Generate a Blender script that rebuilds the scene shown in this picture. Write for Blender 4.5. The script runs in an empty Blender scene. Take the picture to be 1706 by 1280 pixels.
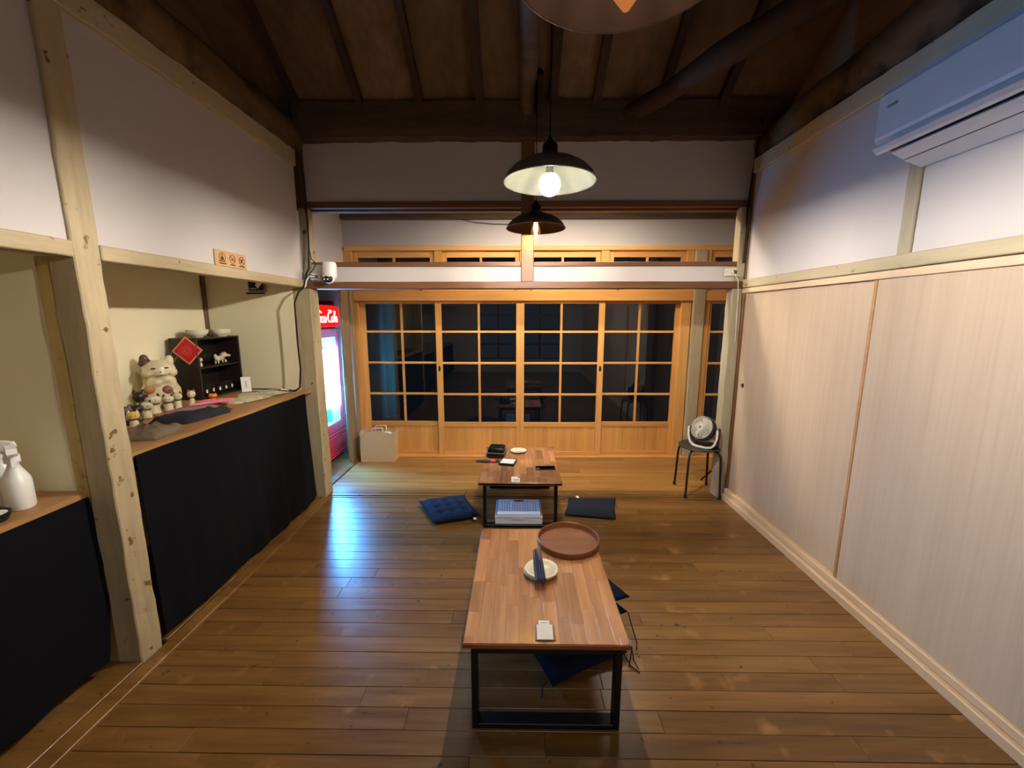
import bpy, bmesh, math, random
from mathutils import Vector, Matrix, noise
random.seed(7)
PI = math.pi
C = bpy.context.scene.collection
S = bpy.context.scene

# ------------------------------------------------------------------ camera, world, light, exposure
cam = bpy.data.cameras.new('camera'); co = bpy.data.objects.new('camera', cam); C.objects.link(co)
cam.sensor_width = 36; cam.lens = 36 * 679.1 / 1706; cam.clip_start = .02
co.location = (0, 0, 1.5); co.rotation_euler = (math.radians(90 - 9.43), 0, 0.0134)
S.camera = co
w = bpy.data.worlds.new('night'); S.world = w; w.use_nodes = True
w.node_tree.nodes['Background'].inputs[0].default_value = (.10, .14, .22, 1)
w.node_tree.nodes['Background'].inputs[1].default_value = .03
S.view_settings.view_transform = 'Standard'; S.view_settings.look = 'None'
S.view_settings.gamma = 1; S.view_settings.use_curve_mapping = False
S.view_settings.exposure = 0.35
def area_light(name, loc, rot, size, sy, power, col):
    l = bpy.data.lights.new(name, 'AREA'); l.shape = 'RECTANGLE'; l.size = size; l.size_y = sy
    l.energy = power; l.color = col
    o = bpy.data.objects.new(name, l); o.location = loc; o.rotation_euler = rot; C.objects.link(o); return o
# added fill light, unseen behind the camera, to lift the shadows
area_light('rear_fill_light', (0.2, -1.5, 2.45), (0, 0, 0), 1.6, .5, 12, (1, .92, .88))
# added strip light, guessed from the corridor's brightness, unseen behind the partition's upper band
area_light('corridor_light', (.35, 3.56, 2.52), (0, 0, 0), 1.5, .10, 32, (1, .88, .70))
BULB_MID, BULB_NEAR, BULB_FAR = 7400, 2300, 1000
FRIDGE = 260

# ------------------------------------------------------------------ helpers
def lin(c):
    return tuple((x / 255 / 12.92) if x / 255 <= .04045 else ((x / 255 + .055) / 1.055) ** 2.4 for x in c) + (1,)
def newmat(name):
    m = bpy.data.materials.new(name); m.use_nodes = True
    return m, m.node_tree.nodes, m.node_tree.links, m.node_tree.nodes['Principled BSDF']
def coords(n, l, scale, rnd=True):
    tc = n.new('ShaderNodeTexCoord'); mp = n.new('ShaderNodeMapping'); mp.inputs['Scale'].default_value = scale
    if rnd:
        oi = n.new('ShaderNodeObjectInfo'); ml = n.new('ShaderNodeMath'); ml.operation = 'MULTIPLY'; ml.inputs[1].default_value = 37.0
        l.new(oi.outputs['Random'], ml.inputs[0])
        ad = n.new('ShaderNodeVectorMath'); ad.operation = 'ADD'
        l.new(tc.outputs['Object'], ad.inputs[0]); l.new(ml.outputs[0], ad.inputs[1]); l.new(ad.outputs[0], mp.inputs['Vector'])
    else: l.new(tc.outputs['Object'], mp.inputs['Vector'])
    return mp.outputs[0]
def plain(name, col, rough=.5, metal=0, var=.12, scale=20, bump=0.0, spec=.5, emit=0, ecol=None):
    m, n, l, b = newmat(name); c = lin(col)
    no = n.new('ShaderNodeTexNoise'); no.inputs['Scale'].default_value = scale; no.inputs['Detail'].default_value = 3
    l.new(coords(n, l, (1, 1, 1), False), no.inputs['Vector'])
    mx = n.new('ShaderNodeMix'); mx.data_type = 'RGBA'
    mx.inputs[6].default_value = tuple(x * (1 - var) for x in c[:3]) + (1,); mx.inputs[7].default_value = tuple(min(1, x * (1 + var)) for x in c[:3]) + (1,)
    l.new(no.outputs[0], mx.inputs[0]); l.new(mx.outputs[2], b.inputs['Base Color'])
    b.inputs['Roughness'].default_value = rough; b.inputs['Metallic'].default_value = metal
    b.inputs['Specular IOR Level'].default_value = spec
    if bump:
        bp = n.new('ShaderNodeBump'); bp.inputs['Strength'].default_value = bump; bp.inputs['Distance'].default_value = .004
        l.new(no.outputs[0], bp.inputs['Height']); l.new(bp.outputs[0], b.inputs['Normal'])
    if emit:
        b.inputs['Emission Color'].default_value = lin(ecol or col); b.inputs['Emission Strength'].default_value = emit
    return m
def wood(name, c1, c2, axis='x', rough=.5, freq=14, stretch=14, tone=.35, bump=.15, knots=0, spec=.5, wear=None, flecks=None):
    """c1 dark, c2 light; grain runs along axis; each object gets its own tone"""
    m, n, l, b = newmat(name)
    sc = {'x': (1 / stretch, 1, 1), 'y': (1, 1 / stretch, 1), 'z': (1, 1, 1 / stretch)}[axis]
    vec = coords(n, l, sc)
    n1 = n.new('ShaderNodeTexNoise'); n1.inputs['Scale'].default_value = freq * 3; n1.inputs['Detail'].default_value = 6; n1.inputs['Roughness'].default_value = .65
    n2 = n.new('ShaderNodeTexNoise'); n2.inputs['Scale'].default_value = freq * .6; n2.inputs['Detail'].default_value = 3
    l.new(vec, n1.inputs['Vector']); l.new(vec, n2.inputs['Vector'])
    av = n.new('ShaderNodeMath'); av.operation = 'ADD'; l.new(n1.outputs[0], av.inputs[0]); l.new(n2.outputs[0], av.inputs[1])
    mr = n.new('ShaderNodeMapRange'); mr.inputs[1].default_value = .72; mr.inputs[2].default_value = 1.28; l.new(av.outputs[0], mr.inputs[0])
    mx = n.new('ShaderNodeMix'); mx.data_type = 'RGBA'; mx.inputs[6].default_value = lin(c1); mx.inputs[7].default_value = lin(c2)
    l.new(mr.outputs[0], mx.inputs[0])
    oi = n.new('ShaderNodeObjectInfo'); r2 = n.new('ShaderNodeMapRange'); r2.inputs[3].default_value = 1 - tone; r2.inputs[4].default_value = 1 + tone
    l.new(oi.outputs['Random'], r2.inputs[0])
    vm = n.new('ShaderNodeVectorMath'); vm.operation = 'SCALE'; l.new(mx.outputs[2], vm.inputs[0]); l.new(r2.outputs[0], vm.inputs['Scale'])
    out = vm.outputs[0]
    def patch(scale, lo, hi, col, src):
        tn = n.new('ShaderNodeTexNoise'); tn.inputs['Scale'].default_value = scale; tn.inputs['Detail'].default_value = 5
        tc2 = coords(n, l, (1, 1, 1)); l.new(tc2, tn.inputs['Vector'])
        q = n.new('ShaderNodeMapRange'); q.inputs[1].default_value = lo; q.inputs[2].default_value = hi; l.new(tn.outputs[0], q.inputs[0])
        m2 = n.new('ShaderNodeMix'); m2.data_type = 'RGBA'; m2.inputs[7].default_value = lin(col)
        l.new(q.outputs[0], m2.inputs[0]); l.new(src, m2.inputs[6]); return m2.outputs[2], q.outputs[0]
    if wear: out, _ = patch(*wear, out)
    if flecks: out, _ = patch(*flecks, out)
    l.new(out, b.inputs['Base Color'])
    rr = n.new('ShaderNodeMapRange'); rr.inputs[3].default_value = max(.05, rough - .08); rr.inputs[4].default_value = rough + .1
    l.new(n1.outputs[0], rr.inputs[0]); l.new(rr.outputs[0], b.inputs['Roughness'])
    b.inputs['Specular IOR Level'].default_value = spec
    bp = n.new('ShaderNodeBump'); bp.inputs['Strength'].default_value = bump; bp.inputs['Distance'].default_value = .003
    l.new(n1.outputs[0], bp.inputs['Height']); l.new(bp.outputs[0], b.inputs['Normal'])
    return m
def emitter(name, col, strength):
    m, n, l, b = newmat(name); n.remove(b); e = n.new('ShaderNodeEmission'); e.inputs[0].default_value = lin(col); e.inputs[1].default_value = strength
    l.new(e.outputs[0], n['Material Output'].inputs[0]); return m
def pane_mat(name, tint=(1, 1, 1), ior=1.5, rough=0.0):
    m, n, l, b = newmat(name); n.remove(b)
    t = n.new('ShaderNodeBsdfTransparent'); t.inputs[0].default_value = tint + (1,)
    g = n.new('ShaderNodeBsdfGlossy'); g.inputs['Roughness'].default_value = rough
    f = n.new('ShaderNodeFresnel'); f.inputs[0].default_value = ior; mx = n.new('ShaderNodeMixShader')
    ge = n.new('ShaderNodeNewGeometry'); q = n.new('ShaderNodeMath'); q.operation = 'SUBTRACT'; q.inputs[0].default_value = 1; l.new(ge.outputs['Backfacing'], q.inputs[1])
    f2 = n.new('ShaderNodeMath'); f2.operation = 'MULTIPLY'; l.new(f.outputs[0], f2.inputs[0]); l.new(q.outputs[0], f2.inputs[1])
    l.new(f2.outputs[0], mx.inputs[0]); l.new(t.outputs[0], mx.inputs[1]); l.new(g.outputs[0], mx.inputs[2]); l.new(mx.outputs[0], n['Material Output'].inputs[0])
    return m

BASE = {}
class MB:
    def __init__(s, M=None): s.bm = bmesh.new(); s.M = M or Matrix()
    def _n(s, vs, bevel=0, seg=1):
        for v in vs: v.co = s.M @ v.co
    def box(s, x0, x1, y0, y1, z0, z1, bevel=0, M=None, seg=1):
        r = bmesh.ops.create_cube(s.bm, size=1)['verts']
        T = Matrix.Translation(((x0 + x1) / 2, (y0 + y1) / 2, (z0 + z1) / 2)) @ Matrix.Diagonal((abs(x1 - x0), abs(y1 - y0), abs(z1 - z0), 1))
        for v in r: v.co = T @ v.co
        if bevel:
            es = list({e for v in r for e in v.link_edges})
            r2 = bmesh.ops.bevel(s.bm, geom=es, offset=bevel, segments=seg, profile=.5, affect='EDGES'); r = list({v for f in r2['faces'] for v in f.verts} | {v for v in r if v.is_valid})
        MM = s.M @ M if M else s.M
        for v in r: v.co = MM @ v.co
        return s
    def tube(s, pts, r, seg=8, closed=False, flat=1.0):
        pts = [Vector(p) for p in pts]; rings = []; N = len(pts); rr = r if isinstance(r, (list, tuple)) else [r] * N
        ref = None
        for i, p in enumerate(pts):
            a = pts[i - 1] if (i or closed) else p; b = pts[(i + 1) % N] if (i < N - 1 or closed) else p
            d = (b - a).normalized()
            if ref is None: ref = Vector((0, 0, 1)) if abs(d.z) < .9 else Vector((1, 0, 0))
            u = d.cross(ref)
            if u.length < 1e-4: u = d.cross(Vector((0, 1, 0)))
            u.normalize(); v = u.cross(d).normalized(); ref = v
            rings.append([s.bm.verts.new(s.M @ (p + u * rr[i] * math.cos(t) + v * rr[i] * flat * math.sin(t))) for t in [2 * PI * k / seg for k in range(seg)]])
        for i in range(N if closed else N - 1):
            A, B = rings[i], rings[(i + 1) % N]
            for k in range(seg): s.bm.faces.new((A[k], A[(k + 1) % seg], B[(k + 1) % seg], B[k]))
        if not closed: s.bm.faces.new(rings[0][::-1]); s.bm.faces.new(rings[-1])
        return s
    def lathe(s, prof, loc=(0, 0, 0), seg=32, M=None, sx=1, sy=1):
        MM = s.M @ Matrix.Translation(loc) @ (M or Matrix()); rings = []
        for r, z in prof:
            if r < 1e-5: rings.append([s.bm.verts.new(MM @ Vector((0, 0, z)))])
            else: rings.append([s.bm.verts.new(MM @ Vector((r * sx * math.cos(2 * PI * k / seg), r * sy * math.sin(2 * PI * k / seg), z))) for k in range(seg)])
        for A, B in zip(rings, rings[1:]):
            for k in range(seg):
                a, b, c, d = A[k % len(A)], A[(k + 1) % len(A)], B[(k + 1) % len(B)], B[k % len(B)]
                f = [v for i, v in enumerate((a, b, c, d)) if v not in (a, b, c, d)[:i]]
                if len(f) > 2: s.bm.faces.new(f)
        return s
    def ell(s, c, r, seg=20, rings=12, M=None):
        rs = [(math.sin(PI * i / rings), -math.cos(PI * i / rings)) for i in range(rings + 1)]
        T = Matrix.Translation(c) @ (M or Matrix()) @ Matrix.Diagonal((r[0], r[1], r[2], 1))
        return s.lathe(rs, seg=seg, M=T)
    def prism(s, poly, a, b, axis='y'):
        """poly in the plane across axis, extruded a..b"""
        def P(u, v, t): return {'x': (t, u, v), 'y': (u, t, v), 'z': (u, v, t)}[axis]
        A = [s.bm.verts.new(s.M @ Vector(P(u, v, a))) for u, v in poly]; B = [s.bm.verts.new(s.M @ Vector(P(u, v, b))) for u, v in poly]
        n = len(poly)
        for i in range(n): s.bm.faces.new((A[i], A[(i + 1) % n], B[(i + 1) % n], B[i]))
        s.bm.faces.new(A[::-1]); s.bm.faces.new(B); return s
    def grid(s, f, nu, nv):
        V = [[s.bm.verts.new(s.M @ Vector(f(i / nu, j / nv))) for j in range(nv + 1)] for i in range(nu + 1)]
        for i in range(nu):
            for j in range(nv): s.bm.faces.new((V[i][j], V[i + 1][j], V[i + 1][j + 1], V[i][j + 1]))
        return s
    def slab(s, f, nu, nv, t):
        """closed sheet: f(u,v)->point, thickness vector t down"""
        def mk(off): return [[s.bm.verts.new(s.M @ (Vector(f(i / nu, j / nv)) + off)) for j in range(nv + 1)] for i in range(nu + 1)]
        T, B = mk(Vector((0, 0, 0))), mk(Vector(t))
        for i in range(nu):
            for j in range(nv):
                s.bm.faces.new((T[i][j], T[i + 1][j], T[i + 1][j + 1], T[i][j + 1])); s.bm.faces.new((B[i][j + 1], B[i + 1][j + 1], B[i + 1][j], B[i][j]))
        for i in range(nu):
            s.bm.faces.new((T[i + 1][0], T[i][0], B[i][0], B[i + 1][0])); s.bm.faces.new((T[i][nv], T[i + 1][nv], B[i + 1][nv], B[i][nv]))
        for j in range(nv):
            s.bm.faces.new((T[0][j], T[0][j + 1], B[0][j + 1], B[0][j])); s.bm.faces.new((T[nu][j + 1], T[nu][j], B[nu][j], B[nu][j + 1]))
        return s
    def build(s, name, mat, parent=None, smooth=False, label=None, angle=40):
        bmesh.ops.recalc_face_normals(s.bm, faces=s.bm.faces)
        me = bpy.data.meshes.new(name); s.bm.to_mesh(me); s.bm.free()
        return link(name, me, mat, parent, smooth, label, angle)
def link(name, me, mat, parent=None, smooth=False, label=None, angle=40):
    o = bpy.data.objects.new(name, me); me.materials.append(mat); C.objects.link(o)
    if parent is not None:
        b = BASE[parent.name]; o.parent = parent
    else:
        xs = [v.co for v in me.vertices]; b = Vector(((min(v.x for v in xs) + max(v.x for v in xs)) / 2, (min(v.y for v in xs) + max(v.y for v in xs)) / 2, min(v.z for v in xs)))
        o.location = b
    me.transform(Matrix.Translation(-b)); BASE[o.name] = b.copy()
    if smooth:
        me.shade_smooth()
        if angle: me.set_sharp_from_angle(angle=math.radians(angle))
    if label: o['label'] = label
    return o
def tag(o, label=None, cat=None, group=None, kind=None):
    if label: o['label'] = label
    if cat: o['category'] = cat
    if group: o['group'] = group
    if kind: o['kind'] = kind
    return o
def thing(name, label, cat, loc=(0, 0, 0), group=None, kind=None):
    o = bpy.data.objects.new(name, None); o.empty_display_size = .05; C.objects.link(o); o.location = loc
    BASE[o.name] = Vector(loc); return tag(o, label, cat, group, kind)
def copy_tree(o, parent=None):
    c = o.copy(); C.objects.link(c); c.parent = parent; BASE[c.name] = BASE[o.name]
    for ch in list(o.children): copy_tree(ch, c)
    return c
def bx(name, mat, parent, x0, x1, y0, y1, z0, z1, bevel=.002, label=None):
    return MB().box(x0, x1, y0, y1, z0, z1, bevel).build(name, mat, parent, label=label)
def rough_beam(name, mat, parent, x0, x1, y0, y1, z0, z1, amp=.003, step=.06, label=None, bevel=.004):
    """old hand-cut timber: edges wander a little"""
    m = MB(); m.box(x0, x1, y0, y1, z0, z1, bevel); bm = m.bm
    d = [x1 - x0, y1 - y0, z1 - z0]; ax = d.index(max(d)); n = max(2, int(d[ax] / step)); o0 = (x0, y0, z0)[ax]
    nrm = [0, 0, 0]; nrm[ax] = 1
    for i in range(1, n):
        p = [0, 0, 0]; p[ax] = o0 + d[ax] * i / n
        bmesh.ops.bisect_plane(bm, geom=bm.verts[:] + bm.edges[:] + bm.faces[:], plane_co=p, plane_no=nrm)
    for v in bm.verts:
        q = v.co * 9 + Vector((x0 * 7, y0 * 5, z0)); nv = noise.noise_vector(q) * amp + noise.noise_vector(q * 4) * amp * .4; nv[ax] = 0; v.co += nv
    return m.build(name, mat, parent, label=label)
def log(name, mat, parent, a, b, r0, r1, amp=.02, seg=14, n=16, label=None):
    a, b = Vector(a), Vector(b); pts = []; rr = []
    for i in range(n + 1):
        t = i / n; p = a.lerp(b, t); pts.append(p + noise.noise_vector(p * 2.3) * amp); rr.append((r0 + (r1 - r0) * t) * (1 + .12 * noise.noise(p * 4)))
    return MB().tube(pts, rr, seg).build(name, mat, parent, smooth=True, label=label)
def blob(name, ells, voxel, mat, parent, smooth_it=4, label=None):
    """one continuous organic surface out of ellipsoids"""
    m = MB()
    for e in ells: m.ell(e[0], e[1], 16, 10, e[2] if len(e) > 2 else None)
    me = bpy.data.meshes.new('tmp'); m.bm.to_mesh(me); m.bm.free()
    o = bpy.data.objects.new('tmp', me); C.objects.link(o)
    md = o.modifiers.new('r', 'REMESH'); md.mode = 'VOXEL'; md.voxel_size = voxel
    ms = o.modifiers.new('s', 'SMOOTH'); ms.iterations = smooth_it; ms.factor = .5
    dg = bpy.context.evaluated_depsgraph_get(); me2 = bpy.data.meshes.new_from_object(o.evaluated_get(dg))
    bpy.data.objects.remove(o); bpy.data.meshes.remove(me); me2.name = name; me2.materials.clear()
    return link(name, me2, mat, parent, True, label, 0)

# ------------------------------------------------------------------ materials
def plaster(name, col):
    m, n, l, b = newmat(name); v = coords(n, l, (1, 1, 1), False)
    a = n.new('ShaderNodeTexNoise'); a.inputs['Scale'].default_value = 2.2; a.inputs['Detail'].default_value = 5; l.new(v, a.inputs['Vector'])
    c = lin(col); mx = n.new('ShaderNodeMix'); mx.data_type = 'RGBA'; mx.inputs[6].default_value = tuple(x * .9 for x in c[:3]) + (1,); mx.inputs[7].default_value = c
    l.new(a.outputs[0], mx.inputs[0]); l.new(mx.outputs[2], b.inputs['Base Color']); b.inputs['Roughness'].default_value = .9; b.inputs['Specular IOR Level'].default_value = .2
    f = n.new('ShaderNodeTexNoise'); f.inputs['Scale'].default_value = 90; f.inputs['Detail'].default_value = 4; l.new(v, f.inputs['Vector'])
    bp = n.new('ShaderNodeBump'); bp.inputs['Strength'].default_value = .12; bp.inputs['Distance'].default_value = .003; l.new(f.outputs[0], bp.inputs['Height']); l.new(bp.outputs[0], b.inputs['Normal'])
    return m
M_PLASTER = plaster('white_plaster', (200, 194, 192))
M_ALC = plaster('cream_plaster', (240, 232, 198))
M_FLOOR = wood('floor_oak', (92, 61, 28), (134, 97, 50), 'x', .30, 10, 12, .14, .12, spec=.55, wear=(7, .62, .75, (150, 108, 62)), flecks=(26, .68, .74, (60, 34, 14)))
M_FLOOR_LIT = wood('floor_oak_lit', (130, 90, 46), (170, 125, 68), 'x', .30, 10, 12, .10, .10, spec=.5, flecks=(26, .68, .74, (100, 62, 30)))  # same oak as the room floor, the corridor's brighter light put into the colour
M_SUB = plain('gap_dark', (30, 18, 10), .9)
M_CREAM = wood('aged_cream_timber', (160, 144, 112), (190, 174, 142), 'z', .6, 8, 8, .06, .25, spec=.3, flecks=(19, .66, .70, (112, 82, 46)))
M_CREAMY = wood('aged_cream_timber_along', (160, 144, 114), (188, 172, 142), 'y', .6, 8, 8, .06, .25, spec=.3, flecks=(15, .67, .71, (118, 88, 50)))
M_GREYPOST = wood('grey_beige_timber', (150, 140, 118), (172, 162, 138), 'z', .7, 8, 8, .04, .2, spec=.3)
M_PALE = wood('pale_rail', (178, 164, 134), (200, 186, 156), 'y', .6, 8, 10, .05, .2, spec=.3, flecks=(21, .66, .70, (132, 106, 68)))
M_DARKBEAM = wood('smoked_beam', (76, 62, 50), (112, 92, 74), 'x', .65, 8, 10, .15, .4, spec=.3)
M_DARKROOF = wood('roof_board_wood', (108, 84, 64), (138, 110, 84), 'y', .7, 6, 10, .2, .3, spec=.25)
M_RAFTER = wood('rafter_wood', (52, 38, 30), (80, 60, 46), 'y', .7, 8, 10, .15, .4, spec=.25)
M_LOG = wood('log_wood', (86, 66, 42), (120, 94, 62), 'y', .7, 5, 5, .1, .5, spec=.25, wear=(4, .5, .62, (58, 42, 28)))
M_BROWN = wood('brown_rail_wood', (88, 56, 34), (122, 80, 48), 'x', .45, 8, 16, .08, .15)
M_BROWNZ = wood('brown_post_wood', (92, 62, 38), (126, 88, 54), 'z', .45, 8, 16, .08, .15)
M_HONEYX = wood('honey_pine_along', (200, 140, 74), (226, 170, 98), 'x', .42, 8, 16, .08, .08)
M_HONEYZ = wood('honey_pine_upright', (200, 140, 74), (226, 170, 98), 'z', .42, 8, 16, .08, .08)
M_GREYWOOD = wood('weathered_jamb', (120, 100, 76), (152, 130, 100), 'z', .6, 7, 10, .08, .25)
M_FUSUMA = wood('pale_ash_veneer', (182, 159, 134), (194, 173, 148), 'z', .5, 22, 40, .02, .04, spec=.35)
M_SKIRT = wood('pale_ash_track', (196, 168, 134), (214, 190, 158), 'y', .45, 12, 20, .03, .05)
M_CTR = wood('counter_board', (158, 112, 68), (188, 142, 92), 'y', .4, 8, 14, .05, .08)
M_STAVE = wood('acacia_stave', (146, 96, 60), (194, 140, 92), 'y', .20, 10, 14, .2, .05, spec=.6)
M_TBODY = wood('table_edge_wood', (112, 62, 34), (150, 90, 52), 'x', .35, 12, 12, .05, .05)
M_BLACK = plain('black_steel', (16, 14, 14), .4, .3)
M_BLKPLASTIC = plain('black_plastic', (22, 22, 24), .35)
M_NAVY = plain('navy_cloth', (20, 27, 46), .95, 0, .25, 300, .5, .15)
M_CURT = plain('curtain_navy', (11, 12, 19), .95, 0, .3, 250, .4, .15)
M_CUSH = plain('cushion_navy', (26, 38, 60), .95, 0, .25, 300, .5, .15)
M_CHAR = plain('cushion_charcoal', (34, 38, 50), .95, 0, .25, 300, .5, .15)
M_WHITE = plain('white_plastic', (232, 230, 226), .35, 0, .03)
M_CRATE = plain('crate_white', (214, 220, 232), .45, 0, .03)
M_CERAM = plain('cream_ceramic', (228, 222, 196), .18, 0, .03)
M_GREY = plain('grey_plastic', (120, 120, 118), .5)
M_GLASS = pane_mat('window_glass', (.80, .84, .84), 1.9)
M_CLEAR = pane_mat('clear_glass', (.93, .95, .95), 1.45, .05)
M_PVC = pane_mat('clear_acrylic', (.96, .95, .94), 1.6, .15)
M_LAMPOUT = plain('bronze_shade', (78, 68, 58), .35, .6, .1)
M_LAMPIN_L = plain('shade_inside_pale', (24, 24, 19), .5, 0, .05, spec=.05)
M_LAMPIN_D = plain('shade_inside_bronze', (8, 4, 3), .7, 0, spec=0, var=.1)
M_RED = plain('fridge_red', (176, 20, 28), .35)
M_REDV = plain('fridge_red_vent', (200, 16, 26), .5)
M_DARKCAB = wood('black_brown_cabinet', (24, 16, 15), (40, 27, 24), 'z', .45, 8, 14, .05, .08)

# ------------------------------------------------------------------ room numbers
XL, XR, D1, D2 = -1.64, 1.745, 3.26, 4.29
YB = -2.5

# ------------------------------------------------------------------ floor
floor = tag(bx('floor', M_SUB, None, -2.7, 2.7, YB, 4.6, -.06, -.014, 0), 'brown oak plank floor with worn glossy finish', 'floor', kind='structure')
def lay(y0, y1, wd, x0, x1, L0, L1, mat=M_FLOOR):
    y = y1
    while y > y0 + .01:
        ya = max(y0, y - wd); x = x0; first = True
        while x < x1 - .01:
            ln = random.uniform(L0, L1) * (random.uniform(.35, 1) if first else 1); first = False
            xb = min(x1, x + ln); xb = x1 if x1 - xb < .15 else xb
            dz = random.uniform(-.0012, 0)
            bx('plank', mat, floor, x + .0006, xb - .0006, ya + .0009, y - .0009, -.016, dz, .0012)
            x = xb
        y = ya
lay(.56, 3.20, .088, -1.62, 1.72, .8, 1.5)
lay(YB, .56, .18, -1.62, 1.72, 1.7, 2.2)
lay(3.35, 4.20, .085, -1.66, 2.55, .9, 1.6, M_FLOOR_LIT)
lay(YB, 4.5, .35, -2.65, -1.74, 2, 3)
# threshold of the partition with two grooves, threshold of the left wall
th = thing('trim_1', 'grooved wooden threshold across the floor under the partition', 'threshold', (0, 3.27, -.01), kind='structure')
for a, b, z in ((3.201, 3.222, .004), (3.226, 3.262, .010), (3.268, 3.286, .010), (3.292, 3.349, .008)):
    bx('runner', M_FLOOR, th, -1.60, 1.66, a, b, -.012, z, .002)
th = thing('trim_2', 'worn wooden threshold board along the left wall', 'threshold', (-1.67, 1, -.012), kind='structure')
bx('runner', M_FLOOR, th, -1.738, -1.632, YB, 1.536, -.012, .012, .003); bx('runner', M_FLOOR, th, -1.628, -1.56, YB, 3.19, -.012, .009, .003)
bx('runner', M_FLOOR, th, -1.735, -1.634, 1.66, 3.19, -.012, .012, .003)
th = thing('trim_3', 'wooden threshold under the glazed sliding doors', 'threshold', (0, 4.28, -.012), kind='structure')
bx('runner', M_HONEYX, th, -1.69, 2.5, 4.205, 4.36, -.012, .010, .002)
th = thing('trim_4', 'pale wooden threshold at the left end of the corridor', 'threshold', (-1.70, 3.7, -.012), kind='structure')
bx('runner', M_FLOOR, th, -1.74, -1.665, 3.36, 4.2, -.012, .012, .002)

# ------------------------------------------------------------------ left wall
wl = thing('wall_left', 'white plaster left wall with aged cream posts and rail', 'wall', (XL, 1, 0), kind='structure')
for a, b in ((YB, .0), (.10, 1.54), (1.64, 3.20)): bx('plaster_panel', M_PLASTER, wl, -1.74, -1.652, a, b, 1.76, 2.62, 0)
rough_beam('post', M_CREAM, wl, -1.74, XL + .002, 1.54, 1.642, -.01, 2.62, .004)
rough_beam('post', M_CREAM, wl, -1.74, XL + .002, 0.0, .10, -.01, 2.62, .004)
for a, b in ((YB, 0), (.10, 1.54), (1.642, 3.20)): rough_beam('rail', M_CREAMY, wl, -1.72, XL + .006, a, b, 1.718, 1.776, .002)
rough_beam('cornice', M_PALE, wl, -1.74, XL + .012, YB, 3.2, 2.594, 2.70, .006)
log('log', M_LOG, wl, (-1.72, YB, 2.86), (-1.72, 3.24, 2.80), .16, .13, .03, n=30)
# recesses behind the left wall
wa = thing('wall_recess', 'cream plaster walls of the two recesses behind the left wall', 'wall', (-2.2, 1, 0), kind='structure')
bx('plaster_panel', M_ALC, wa, -2.50, -2.43, 1.60, 3.27, 0, 2.1, 0); bx('plaster_panel', M_ALC, wa, -2.43, -1.74, 3.20, 3.27, 0, 2.1, 0)
bx('plaster_panel', M_ALC, wa, -2.62, -1.742, 1.555, 1.625, 0, 2.1, 0); bx('plaster_panel', M_ALC, wa, -2.69, -2.62, YB, 1.625, 0, 2.1, 0)
bx('plaster_panel', M_PLASTER, wa, -2.69, -1.742, YB, 3.27, 2.1, 2.16, 0)
rough_beam('corner_strip', M_BROWNZ, wa, -2.432, -2.412, 3.17, 3.202, .92, 2.1, .003)
rough_beam('jamb', wood('yellowed_jamb', (170, 146, 84), (204, 182, 118), 'z', .6, 8, 8, .04, .3, flecks=(12, .6, .68, (140, 112, 60))), wa, -1.80, -1.742, 1.545, 1.64, .0, 1.72, .004)
# ------------------------------------------------------------------ right wall
wr = thing('wall_right', 'right wall, white plaster above pale timber rail', 'wall', (XR, 1, 0), kind='structure')
for a, b in ((YB, .3), (.38, 1.907), (1.975, 3.25)): bx('plaster_panel', M_PLASTER, wr, 1.752, 1.85, a, b, 1.74, 2.6, 0)
rough_beam('post', M_GREYPOST, wr, 1.742, 1.84, 1.907, 1.975, 1.77, 2.56, .002); rough_beam('post', M_GREYPOST, wr, 1.742, 1.84, .3, .38, 1.77, 2.56, .002)
rough_beam('rail', M_PALE, wr, 1.728, 1.84, YB, 3.25, 1.716, 1.776, .002); bx('rail', M_SKIRT, wr, 1.735, 1.84, YB, 3.25, 1.676, 1.712, .003)
rough_beam('cornice', M_PALE, wr, 1.722, 1.84, YB, 3.25, 2.535, 2.63, .005)
log('log', M_LOG, wr, (1.86, YB, 2.86), (1.86, 3.26, 2.74), .20, .13, .03, n=30)
log('brace_log', M_RAFTER, wr, (.80, 3.22, 2.93), (1.85, 1.75, 3.10), .06, .09, .02)
bx('backing', M_SUB, wr, 1.80, 1.86, YB, 3.25, 0, 1.7, 0)
bs = thing('baseboard_right', 'pale wooden bottom track along the right wall', 'baseboard', (1.72, 1, 0), kind='structure')
bx('board', M_SKIRT, bs, 1.705, 1.80, YB, 3.24, -.012, .045, .004); bx('board', M_SKIRT, bs, 1.726, 1.80, YB, 3.24, .047, .086, .004)
for i, (y0, y1, x, lab) in enumerate(((2.03, 3.235, 1.760, 'pale ash sliding panel nearest the stool, with round dark finger pull'), (.86, 2.05, 1.745, 'wide pale ash sliding panel on the right wall, nearer the camera'), (-.32, .87, 1.760, 'pale ash sliding panel behind the camera'), (YB, -.31, 1.745, 'last pale ash sliding panel behind the camera'))):
    d = tag(bx('door_%d' % (i + 6), M_FUSUMA, None, x, x + .02, y0, y1, .088, 1.674, .001), lab, 'door', kind='structure')
    if i == 0:
        MB(Matrix.Translation((x - .001, 3.217 - .05, .966)) @ Matrix.Rotation(-PI / 2, 4, 'Y')).lathe([(0, .001), (.013, .001), (.017, -.002), (.019, -.003), (.019, .002)], seg=20).build('finger_pull', M_BLKPLASTIC, d, True)
    if i == 1:
        bx('edge_strip', M_CTR, d, x - .003, x + .02, y1 - .0, y1 + .018, .088, 1.674, .001)
# right end post of partition belongs to the partition below

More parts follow.
